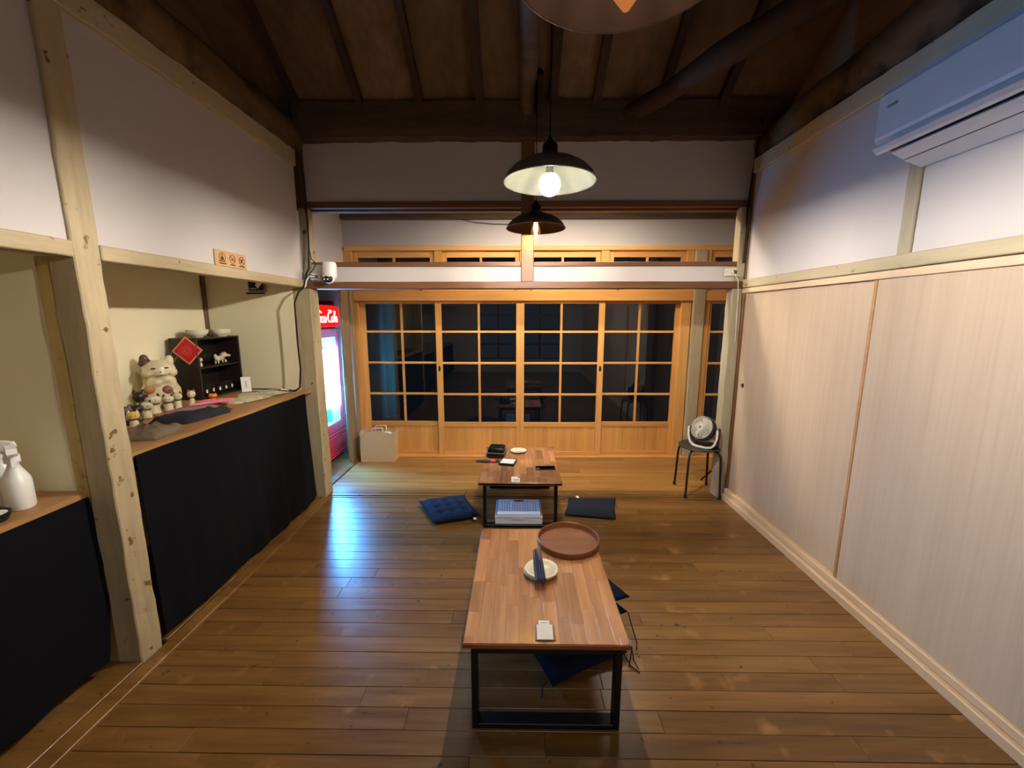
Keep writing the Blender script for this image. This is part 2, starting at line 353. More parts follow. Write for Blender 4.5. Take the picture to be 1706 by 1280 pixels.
# ------------------------------------------------------------------ partition (beam, posts, rails)
wp = thing('wall_partition', 'open partition of brown rails, plaster bands and posts before the corridor', 'wall', (0, D1, 0), kind='structure')
y0, y1 = D1, D1 + .07
rough_beam('post', M_CREAM, wp, -1.735, -1.606, 3.205, 3.34, -.01, 1.712, .003)
rough_beam('post', M_CREAM, wp, -1.672, -1.60, 3.25, 3.33, 1.76, 2.31, .002)
rough_beam('post', M_GREYPOST, wp, 1.662, 1.742, 3.25, 3.345, -.01, 1.80, .005)
rough_beam('post', M_CREAM, wp, 1.68, 1.742, 3.25, 3.33, 1.80, 2.31, .002)
bx('post', M_BROWNZ, wp, 1.742, 1.80, 3.235, 3.35, -.01, 2.62, .003)
bx('post', M_BROWNZ, wp, -1.70, -1.61, 3.262, 3.30, 2.30, 2.78, .003)
for a, b, z0, z1 in ((-1.62, .028, 1.762, 1.884), (.122, 1.69, 1.762, 1.884), (-1.62, .028, 2.355, 2.79), (.122, 1.75, 2.355, 2.79)):
    bx('plaster_panel', M_PLASTER, wp, a, b, y0 + .012, y1 - .01, z0, z1, 0)
rough_beam('rail', M_BROWN, wp, -1.66, 1.742, y0 - .03, y1 + .02, 1.712, 1.765, .0015)
bx('rail', M_BROWN, wp, -1.66, .026, y0 - .005, y1, 1.882, 1.915, .003); bx('rail', M_BROWN, wp, .124, 1.70, y0 - .005, y1, 1.882, 1.915, .003)
bx('rail', M_BROWN, wp, -1.69, .026, y0 - .005, y1, 2.312, 2.358, .003); bx('rail', M_BROWN, wp, .124, 1.742, y0 - .005, y1, 2.312, 2.358, .003)
bx('rail', M_BROWN, wp, -1.66, .026, y0 + .045, y1 + .03, 2.296, 2.312, .002); bx('rail', M_BROWN, wp, .124, 1.70, y0 + .045, y1 + .03, 2.296, 2.312, .002)
rough_beam('post', M_BROWNZ, wp, .026, .124, y0 - .014, y1 + .01, 1.765, 3.05, .002)
rough_beam('beam', M_DARKBEAM, wp, -1.80, 1.86, 3.19, 3.36, 2.775, 3.02, .012, .09)
# ------------------------------------------------------------------ roof
cl = thing('ceiling', 'smoke-darkened sloping board ceiling with rafters', 'ceiling', (0, 2, 2.9), kind='structure')
sl = math.tan(math.radians(34)); YR = .2
def zr(y): return 3.02 + sl * (3.2 - y)
xs = [-1.99, -1.60, -1.135, -.705, -.27, .25, .56, 1.02, 1.45, 2.0]
for a, b in zip(xs, xs[1:]):
    MB().prism([(3.4, zr(3.4) + .03), (YR, zr(YR) + .03), (YR, zr(YR) + .05), (3.4, zr(3.4) + .05)], a + .002, b - .002, 'x').build('roof_board', M_DARKROOF, cl)
    MB().prism([(YB, zr(YR) - 1.2), (YR, zr(YR) + .03), (YR, zr(YR) + .05), (YB, zr(YR) - 1.18)], a + .002, b - .002, 'x').build('roof_board', M_DARKROOF, cl)
for x in xs[1:-1]:
    wd = random.uniform(.022, .032)
    MB().prism([(3.35, zr(3.35) - .04), (YR, zr(YR) - .04), (YR, zr(YR) + .03), (3.35, zr(3.35) + .03)], x - wd, x + wd, 'x').build('rafter', M_RAFTER, cl)
log('centre_log', M_DARKBEAM, cl, (.075, 3.22, 2.96), (.03, .4, zr(.4) - .12), .055, .085, .012, n=18)
bx('rafter', M_RAFTER, cl, .13, .17, 3.0, 3.2, 2.9, 3.1, .003)
for sx in (-1, 1):
    MB().prism([(3.36, 2.62), (3.36, zr(3.36)), (YR, zr(YR) + .05), (YB, zr(YR) - 1.2), (YB, 2.62)], sx * 1.98 - .02, sx * 1.98 + .02, 'x').build('gable_board', M_DARKROOF, cl)
bx('added_light_housing', M_WHITE, cl, -.62, 1.02, -1.76, -1.24, 2.452, 2.50, .004)  # unseen housing and hangers made up for the added rear fill light
for x in (-.5, .9): bx('added_light_hanger', M_BLACK, cl, x - .006, x + .006, -1.506, -1.494, 2.50, 3.95, 0)
# ------------------------------------------------------------------ corridor beyond the partition
ce = thing('ceiling', 'low dark board ceiling of the corridor', 'ceiling', (0, 3.9, 2.56), kind='structure')
for k in range(9):
    bx('ceiling_board', M_DARKBEAM, ce, -2.7 + k * .6, -2.104 + k * .6, 3.34, 4.36, 2.56, 2.58, .002)
bx('beam', M_DARKBEAM, ce, -1.77, 2.6, 4.24, 4.36, 2.454, 2.56, .006)
for k in range(7): bx('batten', M_RAFTER, ce, -1.5 + k * .6, -1.46 + k * .6, 3.34, 4.24, 2.53, 2.56, .002)
bx('plaster_panel', M_PLASTER, ce, -2.7, 2.7, 3.335, 3.345, 2.5, 3.0, 0)
bx('added_light_housing', M_WHITE, ce, -.42, 1.12, 3.505, 3.615, 2.522, 2.556, .002)  # unseen housing made up for the added corridor strip
we = thing('wall_end', 'white plaster upper wall at the left end of the corridor', 'wall', (-1.8, 3.8, 1.75), kind='structure')
bx('plaster_panel', M_PLASTER, we, -1.84, -1.775, 3.30, 4.30, 1.84, 2.56, 0)
bx('rail', M_BROWN, we, -1.86, -1.735, 3.34, 4.30, 1.752, 1.85, .004)
rough_beam('post', M_GREYWOOD, we, -1.735, -1.705, 4.0, 4.17, -.01, 1.76, .002); bx('post', M_GREYWOOD, we, -1.765, -1.692, 4.175, 4.30, -.01, 1.90, .003)
bx('plaster_panel', M_PLASTER, we, -2.68, -1.70, 4.40, 4.46, 0, 2.56, 0)
bx('plaster_panel', M_PLASTER, we, -2.70, -2.62, 3.27, 4.46, 0, 2.56, 0)
bx('plaster_panel', M_PLASTER, we, -2.7, -1.84, 3.27, 4.46, 1.98, 2.02, 0)
wx = thing('wall_end', 'white plaster wall at the right end of the corridor', 'wall', (2.6, 3.8, 0), kind='structure')
bx('plaster_panel', M_PLASTER, wx, 2.56, 2.64, 3.2, 4.4, 0, 2.56, 0); bx('plaster_panel', M_PLASTER, wx, 1.80, 2.6, 3.27, 3.33, 0, 2.56, 0)
wf = thing('wall_far', 'far wall of the corridor, plaster over honey pine framing', 'wall', (0, D2, 0), kind='structure')
bx('plaster_panel', M_PLASTER, wf, -1.78, 2.58, D2, D2 + .08, 2.19, 2.47, 0)
bx('lintel', M_HONEYX, wf, -1.69, 2.56, D2 - .05, D2 + .08, 1.655, 1.757, .004)
bx('lintel', M_HONEYX, wf, -1.69, 2.56, D2 - .01, D2 + .08, 1.759, 1.82, .003)
for x in (-.99, -.02, .14, 1.02): bx('wedge', M_BROWNZ, wf, x - .008, x + .008, D2 - .03, D2 - .008, 1.758, 1.80, .001)
bx('lintel', M_HONEYX, wf, -1.76, 2.56, D2 - .03, D2 + .08, 2.155, 2.20, .003)
bx('post', M_HONEYZ, wf, -1.692, -1.645, D2 - .03, D2 + .08, 0, 1.655, .003)
bx('post', M_HONEYZ, wf, 1.675, 1.775, D2 - .03, D2 + .08, 0, 1.655, .003)
rough_beam('post', M_CREAM, wf, 1.785, 1.90, D2 - .06, D2 + .08, 0, 1.82, .005)
bx('post', M_HONEYZ, wf, 1.905, 1.965, D2 - .03, D2 + .08, 0, 1.655, .003)
# ---- glazed sliding doors
ZR = [.350, .678, 1.013, 1.341, 1.640]
def glazed_door(nm, label, x0, x1, y, sl_, sr_, handle=None, cols=2):
    d = thing(nm, label, 'door', ((x0 + x1) / 2, y, 0), kind='structure'); t = .032
    bx('stile', M_HONEYZ, d, x0, x0 + sl_, y, y + t, .012, 1.655, .002); bx('stile', M_HONEYZ, d, x1 - sr_, x1, y, y + t, .012, 1.655, .002)
    a, b = x0 + sl_, x1 - sr_
    bx('rail', M_HONEYX, d, a, b, y, y + t, 1.628, 1.655, .002); bx('rail', M_HONEYX, d, a, b, y, y + t, .322, .372, .002); bx('rail', M_HONEYX, d, a, b, y, y + t, .012, .05, .002)
    for z in ZR[1:4]: bx('muntin', M_HONEYX, d, a, b, y + .004, y + t - .004, z - .011, z + .011, .002)
    cw = (b - a) / cols
    for c in range(1, cols): bx('muntin', M_HONEYZ, d, a + cw * c - .012, a + cw * c + .012, y + .006, y + t - .006, .372, 1.628, .002)
    for c in range(cols):
        for k in range(4):
            z0 = (.372 if k == 0 else ZR[k] + .011); z1 = (1.628 if k == 3 else ZR[k + 1] - .011)
            bx('pane', M_GLASS, d, a + cw * c + .010, a + cw * (c + 1) - .010, y + .014, y + .017, z0 - .002, z1 + .002, 0)
    n = 3 if cols == 2 else 2; pw = (b - a) / n
    for k in range(n): bx('board', M_HONEYZ, d, a + pw * k, a + pw * (k + 1) - .0015, y + .010, y + .022, .05, .322, .0015)
    if handle is not None:
        MB(Matrix.Translation((handle, y - .0005, .955)) @ Matrix.Rotation(PI / 2, 4, 'X')).lathe([(0, .0008), (.007, .0008), (.010, .001), (.012, .001), (.012, -.001)], seg=16, sy=2.6).build('finger_pull', M_BLACK, d, True)
    return d
glazed_door('door_1', 'leftmost glazed pine sliding door, behind the paper bag', -1.645, -.80, D2 + .01, .05, .04)
glazed_door('door_2', 'second glazed pine sliding door from the left', -.852, .028, D2 - .028, .062, .042, -.822)
glazed_door('door_3', 'third glazed pine sliding door from the left', .028, .90, D2 - .028, .042, .062, .868)
glazed_door('door_4', 'fourth glazed pine sliding door, just left of the cream post', .85, 1.675, D2 + .01, .05, .04)
glazed_door('door_5', 'narrow glazed pine door partly behind the right post', 1.965, 2.53, D2 - .01, .03, .04)
# transom windows
for i, (a, b) in enumerate(((-1.68, -.85), (-.77, .02), (.075, .84), (.93, 1.70), (1.95, 2.5))):
    wd = thing('window_%d' % (i + 1), ['first transom window from the left, above the fridge corner', 'transom window left of the centre post', 'transom window right of the centre post', 'fourth transom window from the left', 'rightmost transom window behind the right post'][i], 'window', ((a + b) / 2, D2, 1.82), kind='structure')
    for s0, s1 in ((a, a + .045), (b - .045, b)): bx('stile', M_HONEYZ, wd, s0, s1, D2 + .0, D2 + .035, 1.82, 2.155, .002)
    mid = (a + b) / 2
    bx('rail', M_HONEYX, wd, a + .045, b - .045, D2, D2 + .035, 2.09, 2.155, .002); bx('rail', M_HONEYX, wd, a + .045, b - .045, D2, D2 + .035, 1.82, 1.865, .002)
    bx('muntin', M_HONEYZ, wd, mid - .012, mid + .012, D2 + .004, D2 + .03, 1.865, 2.09, .002)
    for p, q in ((a + .045, mid - .012), (mid + .012, b - .045)): bx('pane', M_GLASS, wd, p - .002, q + .002, D2 + .014, D2 + .018, 1.863, 2.092, 0)
for a, b in ((-1.78, -1.68), (-.85, -.77), (.02, .075), (.84, .93), (1.70, 1.78), (1.90, 1.95)):
    bx('post', M_HONEYZ, wf, a + .002, b - .002, D2 - .02, D2 + .08, 1.82, 2.155, .003)
rough_beam('post', M_CREAM, wf, 1.783, 1.897, D2 - .045, D2 + .08, 1.82, 2.155, .004)

# ------------------------------------------------------------------ rear wall behind the camera
wb = thing('wall_back', 'white plaster wall behind the camera', 'wall', (0, YB, 0), kind='structure')
bx('plaster_panel', M_PLASTER, wb, -2.7, -1.1, YB - .08, YB, 0, 3.1, 0); bx('plaster_panel', M_PLASTER, wb, 1.2, 2.1, YB - .08, YB, 0, 3.1, 0)
bx('plaster_panel', M_PLASTER, wb, -1.1, 1.2, YB - .08, YB, 1.95, 4.1, 0); bx('plaster_panel', M_PLASTER, wb, -1.1, 1.2, YB - .08, YB, 0, .35, 0)
M_LIT = emitter('street_lit_pane', (190, 215, 235), .15)
wn = thing('window_6', 'gridded window to the lit street behind the camera', 'window', (0, YB, .35), kind='structure')
for k in range(4):
    for j in range(4):
        bx('pane', M_LIT, wn, -1.07 + k * .56, -.55 + k * .56, YB - .05, YB - .045, .38 + j * .39, .74 + j * .39, 0)
for k in range(5): bx('muntin', M_BROWNZ, wn, -1.11 + k * .56, -1.07 + k * .56 + .02, YB - .06, YB - .02, .35, 1.95, .002)
for j in range(5): bx('muntin', M_BROWN, wn, -1.1, 1.2, YB - .055, YB - .022, .345 + j * .39, .385 + j * .39, .002)

# ------------------------------------------------------------------ counters and curtains
ct = thing('counter', 'long wooden counter in the cat figurine recess, above navy curtain', 'counter', (-2.05, 2.4, .88))
bx('worktop', M_CTR, ct, -2.428, -1.652, 1.645, 3.195, .895, .92, .002)
for y in (1.75, 3.1): bx('bracket', M_BROWNZ, ct, -2.42, -1.75, y - .02, y + .02, .80, .893, .002)
ct2 = thing('counter', 'lower wooden counter with the white spray bottles, far left', 'counter', (-2.1, 0, .75))
bx('worktop', M_CTR, ct2, -2.615, -1.752, YB + .02, 1.55, .770, .794, .002)
for y in (1.4, .2, -1.4): bx('bracket', M_BROWNZ, ct2, -2.6, -1.80, y - .02, y + .02, .69, .768, .002)
def curtain(label, x, ya, yb, z0, z1, bulge, group=None):
    def f(u, v):
        y = ya + (yb - ya) * u
        if callable(bulge): y, z, xx = bulge(u, v)
        else: z, xx = z1 + (z0 - z1) * v, x
        xx += .008 * math.sin(y * 17 + 2 * math.sin(y * 5)) * v + .004 * v * math.sin(y * 43)
        return (xx, y, z)
    return tag(MB().slab(f, 70, 16, (-.004, 0, 0)).build('curtain', M_CURT, None, True, angle=60), label, 'curtain')
curtain('navy cloth curtain hanging from the figurine counter to the floor', -1.645, 1.66, 3.10, .03, .905, lambda u, v: (1.655 + (3.075 + .11 * v ** 1.6 - 1.655) * u, (.908 + .0015 * math.sin(u * 20)) * (1 - v) + (.045 + .02 * math.sin(u * 5)) * v, -1.640 + .05 * v * (.4 + .6 * math.sin(u * PI)) - .045 * v * u))
curtain('navy cloth curtain hanging from the lower counter at far left', -1.75, YB + .05, 1.54, .05, .78, lambda u, v: (YB + .05 + (1.535 - .05 * v + .04 * math.sin(v * PI) - YB - .05) * u, .775 * (1 - v) + .06 * v, -1.742 + .012 * v))
for i, (y, l) in enumerate(((1.37, .16), (.95, .3))):
    tag(bx('storage_box', M_WHITE if i == 0 else M_GREY, None, -2.05, -1.80, y - l / 2, y + l / 2, .0, .14, .01), ['white box peeking out under the far left curtain', 'grey box hidden under the far left curtain'][i], 'box')

# ------------------------------------------------------------------ pendant lamps
def glow_glass(nm, col, st):
    m, n, l, b = newmat('bulb_glass_' + nm); n.remove(b); t = n.new('ShaderNodeBsdfTransparent'); e = n.new('ShaderNodeEmission'); e.inputs[0].default_value = lin(col); e.inputs[1].default_value = st
    a = n.new('ShaderNodeAddShader'); l.new(t.outputs[0], a.inputs[0]); l.new(e.outputs[0], a.inputs[1]); l.new(a.outputs[0], n['Material Output'].inputs[0]); return m
def lamp(label, x, y, z, inner, bulb_mat, kind, cord_top):
    t = thing('pendant_lamp', label, 'lamp', (x, y, z), 'pendant lamps above the tables' and None)
    R = .207
    prof = [(R, 0), (R - .004, .006), (R * .93, .028), (R * .80, .055), (R * .6, .079), (R * .38, .096), (.045, .107), (.033, .112)]
    MB().lathe(prof, (x, y, z), 56).build('shade', M_LAMPOUT, t, True)
    MB().lathe([(r - .003 if r > .04 else r, zz - .0025) for r, zz in prof] + [(.0, .109)], (x, y, z), 56).build('shade_inside', inner, t, True)
    MB().tube([(x + R * math.cos(a), y + R * math.sin(a), z) for a in [2 * PI * k / 56 for k in range(56)]], .0028, 6, True).build('rim', M_LAMPOUT, t, True)
    MB().lathe([(0, .105), (.034, .105), (.034, .150), (.031, .156), (.026, .158), (.020, .166), (.010, .178), (.006, .19), (0, .19)], (x, y, z), 24).build('socket', M_BLACK, t, True)
    MB().lathe([(0, .10), (.018, .10), (.018, .07), (.015, .055)], (x, y, z), 16).build('lamp_holder', M_BLACK, t, True)
    MB().tube([(x, y, z + .18), (x, y, cord_top)], .0035, 6).build('cord', M_BLACK, t)
    MB().lathe([(0, 0), (.04, 0), (.045, -.03), (.012, -.04), (0, -.04)], (x, y, cord_top), 20).build('ceiling_rose', M_BLACK, t, True)
    fl = MB()
    for k in range(6): a = PI / 3 * k; fl.tube([(x + .007 * math.cos(a), y + .007 * math.sin(a), z + .036), (x + .011 * math.cos(a), y + .011 * math.sin(a), z + .012), (x + .012 * math.cos(a), y + .012 * math.sin(a), z - .016)], .0028, 5)
    if kind == 'globe':
        b_ = MB().ell((x, y, z - .012), (.049, .049, .050), 24, 14).build('bulb', glow_glass(kind, (255, 236, 190), 3.0), t, True); fl.build('filament', bulb_mat, b_)
        MB().lathe([(.016, .056), (.02, .036), (.03, .028)], (x, y, z), 16).build('bulb_neck', M_CERAM, t, True)
    else:
        b_ = MB().lathe([(0, -.095), (.006, -.092), (.022, -.07), (.032, -.045), (.034, -.025), (.030, 0), (.020, .03), (.014, .056)], (x, y, z), 24).build('bulb', glow_glass(label[:6], (255, 150, 60), .16), t, True); fl.build('filament', bulb_mat, b_)
        lo = MB()
        for k in range(4): a = PI / 2 * k + .4; lo.tube([(x + .012 * math.cos(a), y + .012 * math.sin(a), z - .017), (x + .010 * math.cos(a), y + .010 * math.sin(a), z - .045), (x + .003 * math.cos(a), y + .003 * math.sin(a), z - .066)], .0028, 6)
        lo.build('filament_loop', emitter('loop_' + label[:6], (255, 190, 110), 9), b_)
    return t
lamp('middle pendant lamp with pale inner shade and bright round bulb', .142, 1.95, 2.094, M_LAMPIN_L, emitter('bulb_white', (255, 247, 234), BULB_MID), 'globe', zr(1.95) - .03)
lamp('farthest pendant lamp, small dark shade with orange teardrop bulb, before the partition', .127, 3.02, 2.112, M_LAMPIN_D, emitter('bulb_amber', (255, 196, 120), BULB_FAR), 'tear', zr(3.02) - .03)
lamp('nearest pendant lamp, cut off by the top edge of the photo', .185, .80, 2.112, M_LAMPIN_D, emitter('bulb_warm', (255, 240, 216), BULB_NEAR), 'tear', zr(.80) - .03)

# ------------------------------------------------------------------ tables
def table(label, x0, x1, y0, y1, zt, ly0, ly1, rot):
    t = thing('low_table', label, 'table', ((x0 + x1) / 2, (y0 + y1) / 2, 0))
    top = bx('tabletop', M_TBODY, t, x0, x1, y0, y1, zt - .020, zt - .0035, .001)
    n = 12; sw = (x1 - x0 - .006) / n
    for k in range(n):
        y = y0 + .003; f = True
        while y < y1 - .01:
            ln = random.uniform(.16, .36) * (random.uniform(.3, 1) if f else 1); f = False
            yb = min(y1 - .003, y + ln); yb = y1 - .003 if y1 - yb < .07 else yb
            a = x0 + .003 + sw * k
            bx('stave', M_STAVE, top, a + .0002, a + sw - .0002, y + .0002, yb - .0002, zt - .005, zt, .0004); y = yb
    MB().box(x0 + .002, x1 - .002, y0, y0 + .002, zt - .016, zt - .0045).build('edge_band', plain('pale_edge_band', (190, 160, 140), .3), top)
    for ly in (ly0, ly1):
        xa, xb, s = x0 + .028, x1 - .026, .022
        if ly0 == ly: pass
        for a in (xa, xb - s): bx('leg', M_BLACK, t, a, a + s, ly, ly + .05, .0, zt - .021, .002)
        bx('foot_bar', M_BLACK, t, xa + s, xb - s, ly, ly + .05, 0, .022, .002); bx('top_bar', M_BLACK, t, xa + s, xb - s, ly, ly + .05, zt - .043, zt - .021, .002)
    for a in (x0 + .05, x1 - .09): bx('side_rail', M_BLACK, t, a, a + .03, ly0 + .05, ly1, zt - .043, zt - .021, .002)
    for cx, sx in ((x0, 1), (x1, -1)):
        for cy, sy in ((y0, 1), (y1, -1)):
            m = MB(); e = .004
            m.box(cx - sx * e, cx + sx * .034, cy - sy * e, cy + sy * .034, zt, zt + .0025, .001)
            m.box(cx - sx * e, cx - sx * .0005, cy - sy * e, cy + sy * .034, zt - .024, zt + .0025, .001); m.box(cx - sx * .0005, cx + sx * .034, cy - sy * e, cy - sy * .0005, zt - .024, zt, .001)
            m.build('corner_guard', M_PVC, t, label='clear acrylic corner guard')
    t.rotation_euler.z = rot
    return t
table('nearest low table, butcher-block top on black steel frame, tray on it', -.192, .402, 1.268, 2.062, .358, 1.272, 2.0, 0)
table('far low table with pouch and phone on it, above white crate', -.270, .312, 2.680, 3.462, .358, 2.72, 3.40, 0)

# things on the near table
ZT = .3585
t = thing('round_tray', 'round reddish-brown wooden tray with low rim on the near table', 'tray', (.262, 1.93, ZT))
m_tray = wood('tray_wood', (112, 66, 38), (146, 92, 58), 'x', .35, 9, 8, .02, .08)
MB().lathe([(0, 0), (.148, 0), (.148, .004), (0, .004)], (.262, 1.93, ZT), 64).build('tray_base', m_tray, t, True)
MB().lathe([(.148, .0), (.154, .0), (.156, .003), (.157, .028), (.155, .030), (.152, .028), (.149, .004), (.148, .0)], (.262, 1.93, ZT), 72).build('rim', m_tray, t, True)
for k in range(3):
    z = ZT + .007 * k
    p = MB().lathe([(0, .002), (.03, .002), (.034, 0), (.038, .003), (.058, .011), (.072, .0165), (.0735, .018), (.071, .0185), (.056, .014), (.036, .0065), (0, .005)], (.104 + .003 * k, 1.668 - .002 * k, z), 48).build('plate', M_CERAM, None, True)
    tag(p, ['bottom cream plate of the stack of three on the near table', 'middle cream plate of the stack of three on the near table', 'top cream plate of the stack, under the chopsticks'][k], 'plate', 'stacked cream plates')
m_chop = plain('chopstick_blue', (52, 62, 78), .4, 0, .15)
for k in range(10):
    r = k // 5; j = k % 5
    xb = .082 + j * .0085 + r * .004; xt = xb + (j - 2) * -.0012 + random.uniform(-.002, .002); z = ZT + .0365 + r * .0075
    c = MB().tube([(xb, 1.566 + random.uniform(-.004, .004), z), ((xb + xt) / 2 - .004, 1.67, z + .001), (xt - .008, 1.79 + random.uniform(-.008, .008), z + .006)], [.0036, .0032, .0018], 8).build('chopstick', m_chop, None, True)
    tag(c, '%s slate-blue chopstick in the %s row of the bundle across the plates' % (['leftmost', 'second', 'middle', 'fourth', 'rightmost'][j], ['lower', 'upper'][r]), 'chopstick', 'bundle of chopsticks on the plates')
t = thing('table_card', 'small white table card in clear holder at the near edge of the near table', 'card', (.10, 1.31, ZT))
TR = Matrix.Translation((.10, 1.285, ZT + .002)) @ Matrix.Rotation(math.radians(24), 4, 'X')
bx('holder_base', m_tray, t, .066, .140, 1.283, 1.362, ZT, ZT + .003, .001)
MB(TR).box(-.028, .030, 0, .052, .003, .005, .0005).box(-.020, .019, .052, .066, .003, .005).build('card', M_WHITE, t)
MB(TR).box(-.03, .032, -.002, .068, .0015, .0025).build('holder_back', M_CLEAR, t)
MB(TR).box(-.012, .012, .0565, .0585, .0050, .0052).build('printed_line', M_GREY, t)

# cushions
def cushion(label, P4, zb, th_, mat, tufts, ties, tagpos=None, group=None, nu=26, pinch=.5, sag=None):
    P4 = [Vector(p) for p in P4]; c = sum(P4, Vector((0, 0, 0))) / 4
    t = thing('seat_cushion', label, 'cushion', (c.x, c.y, zb), group)
    def at(u, v): return P4[0].lerp(P4[1], u).lerp(P4[3].lerp(P4[2], u), v)
    def hgt(u, v):
        e = (4 * u * (1 - u)) ** .42 * (4 * v * (1 - v)) ** .42; h = e
        if tufts:
            q = 1
            for i in range(tufts):
                for j in range(tufts):
                    du, dv = u - (i + 1) / (tufts + 1), v - (j + 1) / (tufts + 1); q -= .85 * math.exp(-(du * du + dv * dv) * 230)
            q *= 1 - .10 * (abs(math.sin(u * PI * (tufts + 1))) < .2) * e
            h *= q
        return h
    bm = bmesh.new()
    def mk(top):
        V = []
        for i in range(nu + 1):
            row = []
            for j in range(nu + 1):
                u, v = i / nu, j / nu; p = at(u, v); b = 1 - .035 * math.sin(u * PI) * (abs(v - .5) * 2) ** 6 ; d = at(.5, .5) - p
                p = p + d * (.05 * (math.sin(u * PI) * (abs(v - .5) * 2) ** 8 + math.sin(v * PI) * (abs(u - .5) * 2) ** 8))
                h = hgt(u, v); z = zb + th_ * .5 + (th_ * .5 * h if top else -th_ * .5 * min(1, h * 1.4)) + .002 * noise.noise(Vector((p.x * 22, p.y * 22, zb * 50)))
                if sag: z += sag(u, v)
                row.append(bm.verts.new((p.x, p.y, max(z, .0015))))
            V.append(row)
        return V
    T, B = mk(True), mk(False)
    for i in range(nu):
        for j in range(nu):
            bm.faces.new((T[i][j], T[i + 1][j], T[i + 1][j + 1], T[i][j + 1])); bm.faces.new((B[i][j + 1], B[i + 1][j + 1], B[i + 1][j], B[i][j]))
    bmesh.ops.remove_doubles(bm, verts=bm.verts, dist=.0004)
    for i in range(nu):
        for a, b in ((0, 1), (nu, -1)):
            pass
    bmesh.ops.holes_fill(bm, edges=[e for e in bm.edges if e.is_boundary], sides=0)
    m = MB(); m.bm = bm; m.build('pad', mat, t, True, angle=0)
    for pts in ties: MB().tube(pts, .0028, 6, flat=.6).build('tie', M_BLKPLASTIC if mat is M_CHAR else mat, t, True)
    if tagpos: MB(Matrix.Translation(tagpos[:3]) @ Matrix.Rotation(tagpos[3], 4, 'Z')).box(-.011, .011, -.013, .013, 0, .0015, M=Matrix.Rotation(.25, 4, 'X')).build('care_tag', M_WHITE, t)
    return t
cushion('tufted navy seat cushion on the floor left of the far table', [(-.79, 3.06, 0), (-.44, 3.18, 0), (-.27, 2.83, 0), (-.605, 2.72, 0)], .002, .07, M_CUSH, 3,
        [[(-.44, 3.175, .03), (-.43, 3.19, .045), (-.42, 3.18, .07)], [(-.28, 2.85, .02), (-.24, 2.87, .01), (-.20, 2.90, .004)]], (-.31, 2.80, .028, .3))
cushion('flat charcoal seat cushion on the floor right of the far table', [(.425, 3.19, 0), (.815, 3.185, 0), (.735, 2.83, 0), (.355, 2.89, 0)], .002, .028, M_CHAR, 0,
        [[(.43, 3.18, .02), (.40, 3.20, .012), (.35, 3.17, .004), (.30, 3.19, .004)], [(.36, 2.9, .012), (.28, 2.92, .004), (.20, 2.90, .004)]], (.50, 3.19, .02, .4))
ST = [('bottom navy cushion of the stack under the near table', (.146, 1.42), .39, 27, 0), ('second navy cushion from the floor under the near table', (.14, 1.47), .38, 24, .056),
      ('third navy cushion up, its corner sticking out right of the near table', (.155, 1.50), .42, 30, .112), ('top navy cushion of the stack, touching the near table from below', (.14, 1.56), .43, 24, .168)]
for k, (lab, (cx, cy), sz, ang, zb) in enumerate(ST):
    a = math.radians(ang); ux, uy = math.cos(a) * sz, math.sin(a) * sz; vx, vy = -math.sin(a) * sz * .95, math.cos(a) * sz * .95
    P4 = [(cx, cy, 0), (cx + ux, cy + uy, 0), (cx + ux + vx, cy + uy + vy, 0), (cx + vx, cy + vy, 0)]
    c2 = Vector((cx + ux, cy + uy, zb + .025)); ties = []
    if k == 1: ties = [[c2 + Vector(q) for q in ((0, 0, 0), (.02, -.03, -.02), (.02, -.07, -.055), (.035, -.10, -.07))], [c2 + Vector(q) for q in ((.0, 0, 0), (.018, -.04, -.03), (-.005, -.09, -.07))]]
    if k == 0: ties = [[c2 + Vector(q) for q in ((-.02, 0, 0), (0, -.05, -.018), (.03, -.08, -.021))], [Vector((cx, cy, .02)) + Vector(q) for q in ((-.02, .03, 0), (-.04, .02, -.01), (-.045, -.02, -.018))]]
    if k == 2: ties = [[c2 + Vector(q) for q in ((0, 0, 0), (.012, -.04, -.05), (.03, -.06, -.11), (.02, -.09, -.12))]]
    cushion(lab, P4, zb + .002, .052, M_NAVY, 0, ties, group='stacked cushions under the near table', nu=18)

# crate
t = thing('folding_crate', 'folded white plastic crate with hole grid under the far table', 'crate', (.012, 2.86, 0))
m = MB(); x0, x1, ya, yb, h = -.157, .181, 2.735, 2.985, .085
m.box(x0, x1, ya, yb, 0, .008, .002)
t0 = .006
m.box(x0, x1, ya, ya + t0, .008, h, .001); m.box(x0, x1, yb - t0, yb, .008, h, .001); m.box(x0, x0 + t0, ya + t0, yb - t0, .008, h, .001); m.box(x1 - t0, x1, ya + t0, yb - t0, .008, h, .001)
m.build('crate_body', M_CRATE, t)
# perforated folded lid: real holes between bars
m = MB(); px = []; nx, ny = 14, 6; bx0, bx1, by0, by1 = x0 + .035, x1 - .035, ya + .055, yb - .035
cw, ch = (bx1 - bx0) / nx, (by1 - by0) / ny; zz0, zz1 = h + .002, h + .010
m.box(x0 + .012, x1 - .012, ya + .006, by0, zz0, zz1); m.box(x0 + .012, x1 - .012, by1, yb - .004, zz0, zz1)
m.box(x0 + .012, bx0, by0, by1, zz0, zz1); m.box(bx1, x1 - .012, by0, by1, zz0, zz1)
for i in range(nx + 1):
    wv = .0095 if i % 4 else .016
    m.box(max(bx0, bx0 + i * cw - wv / 2), min(bx1, bx0 + i * cw + wv / 2), by0, by1, zz0, zz1)
for j in range(ny + 1): m.box(bx0, bx1, max(by0, by0 + j * ch - .0062), min(by1, by0 + j * ch + .0062), zz0 + .0002, zz1 - .0002)
m.build('side_panel', M_CRATE, t)
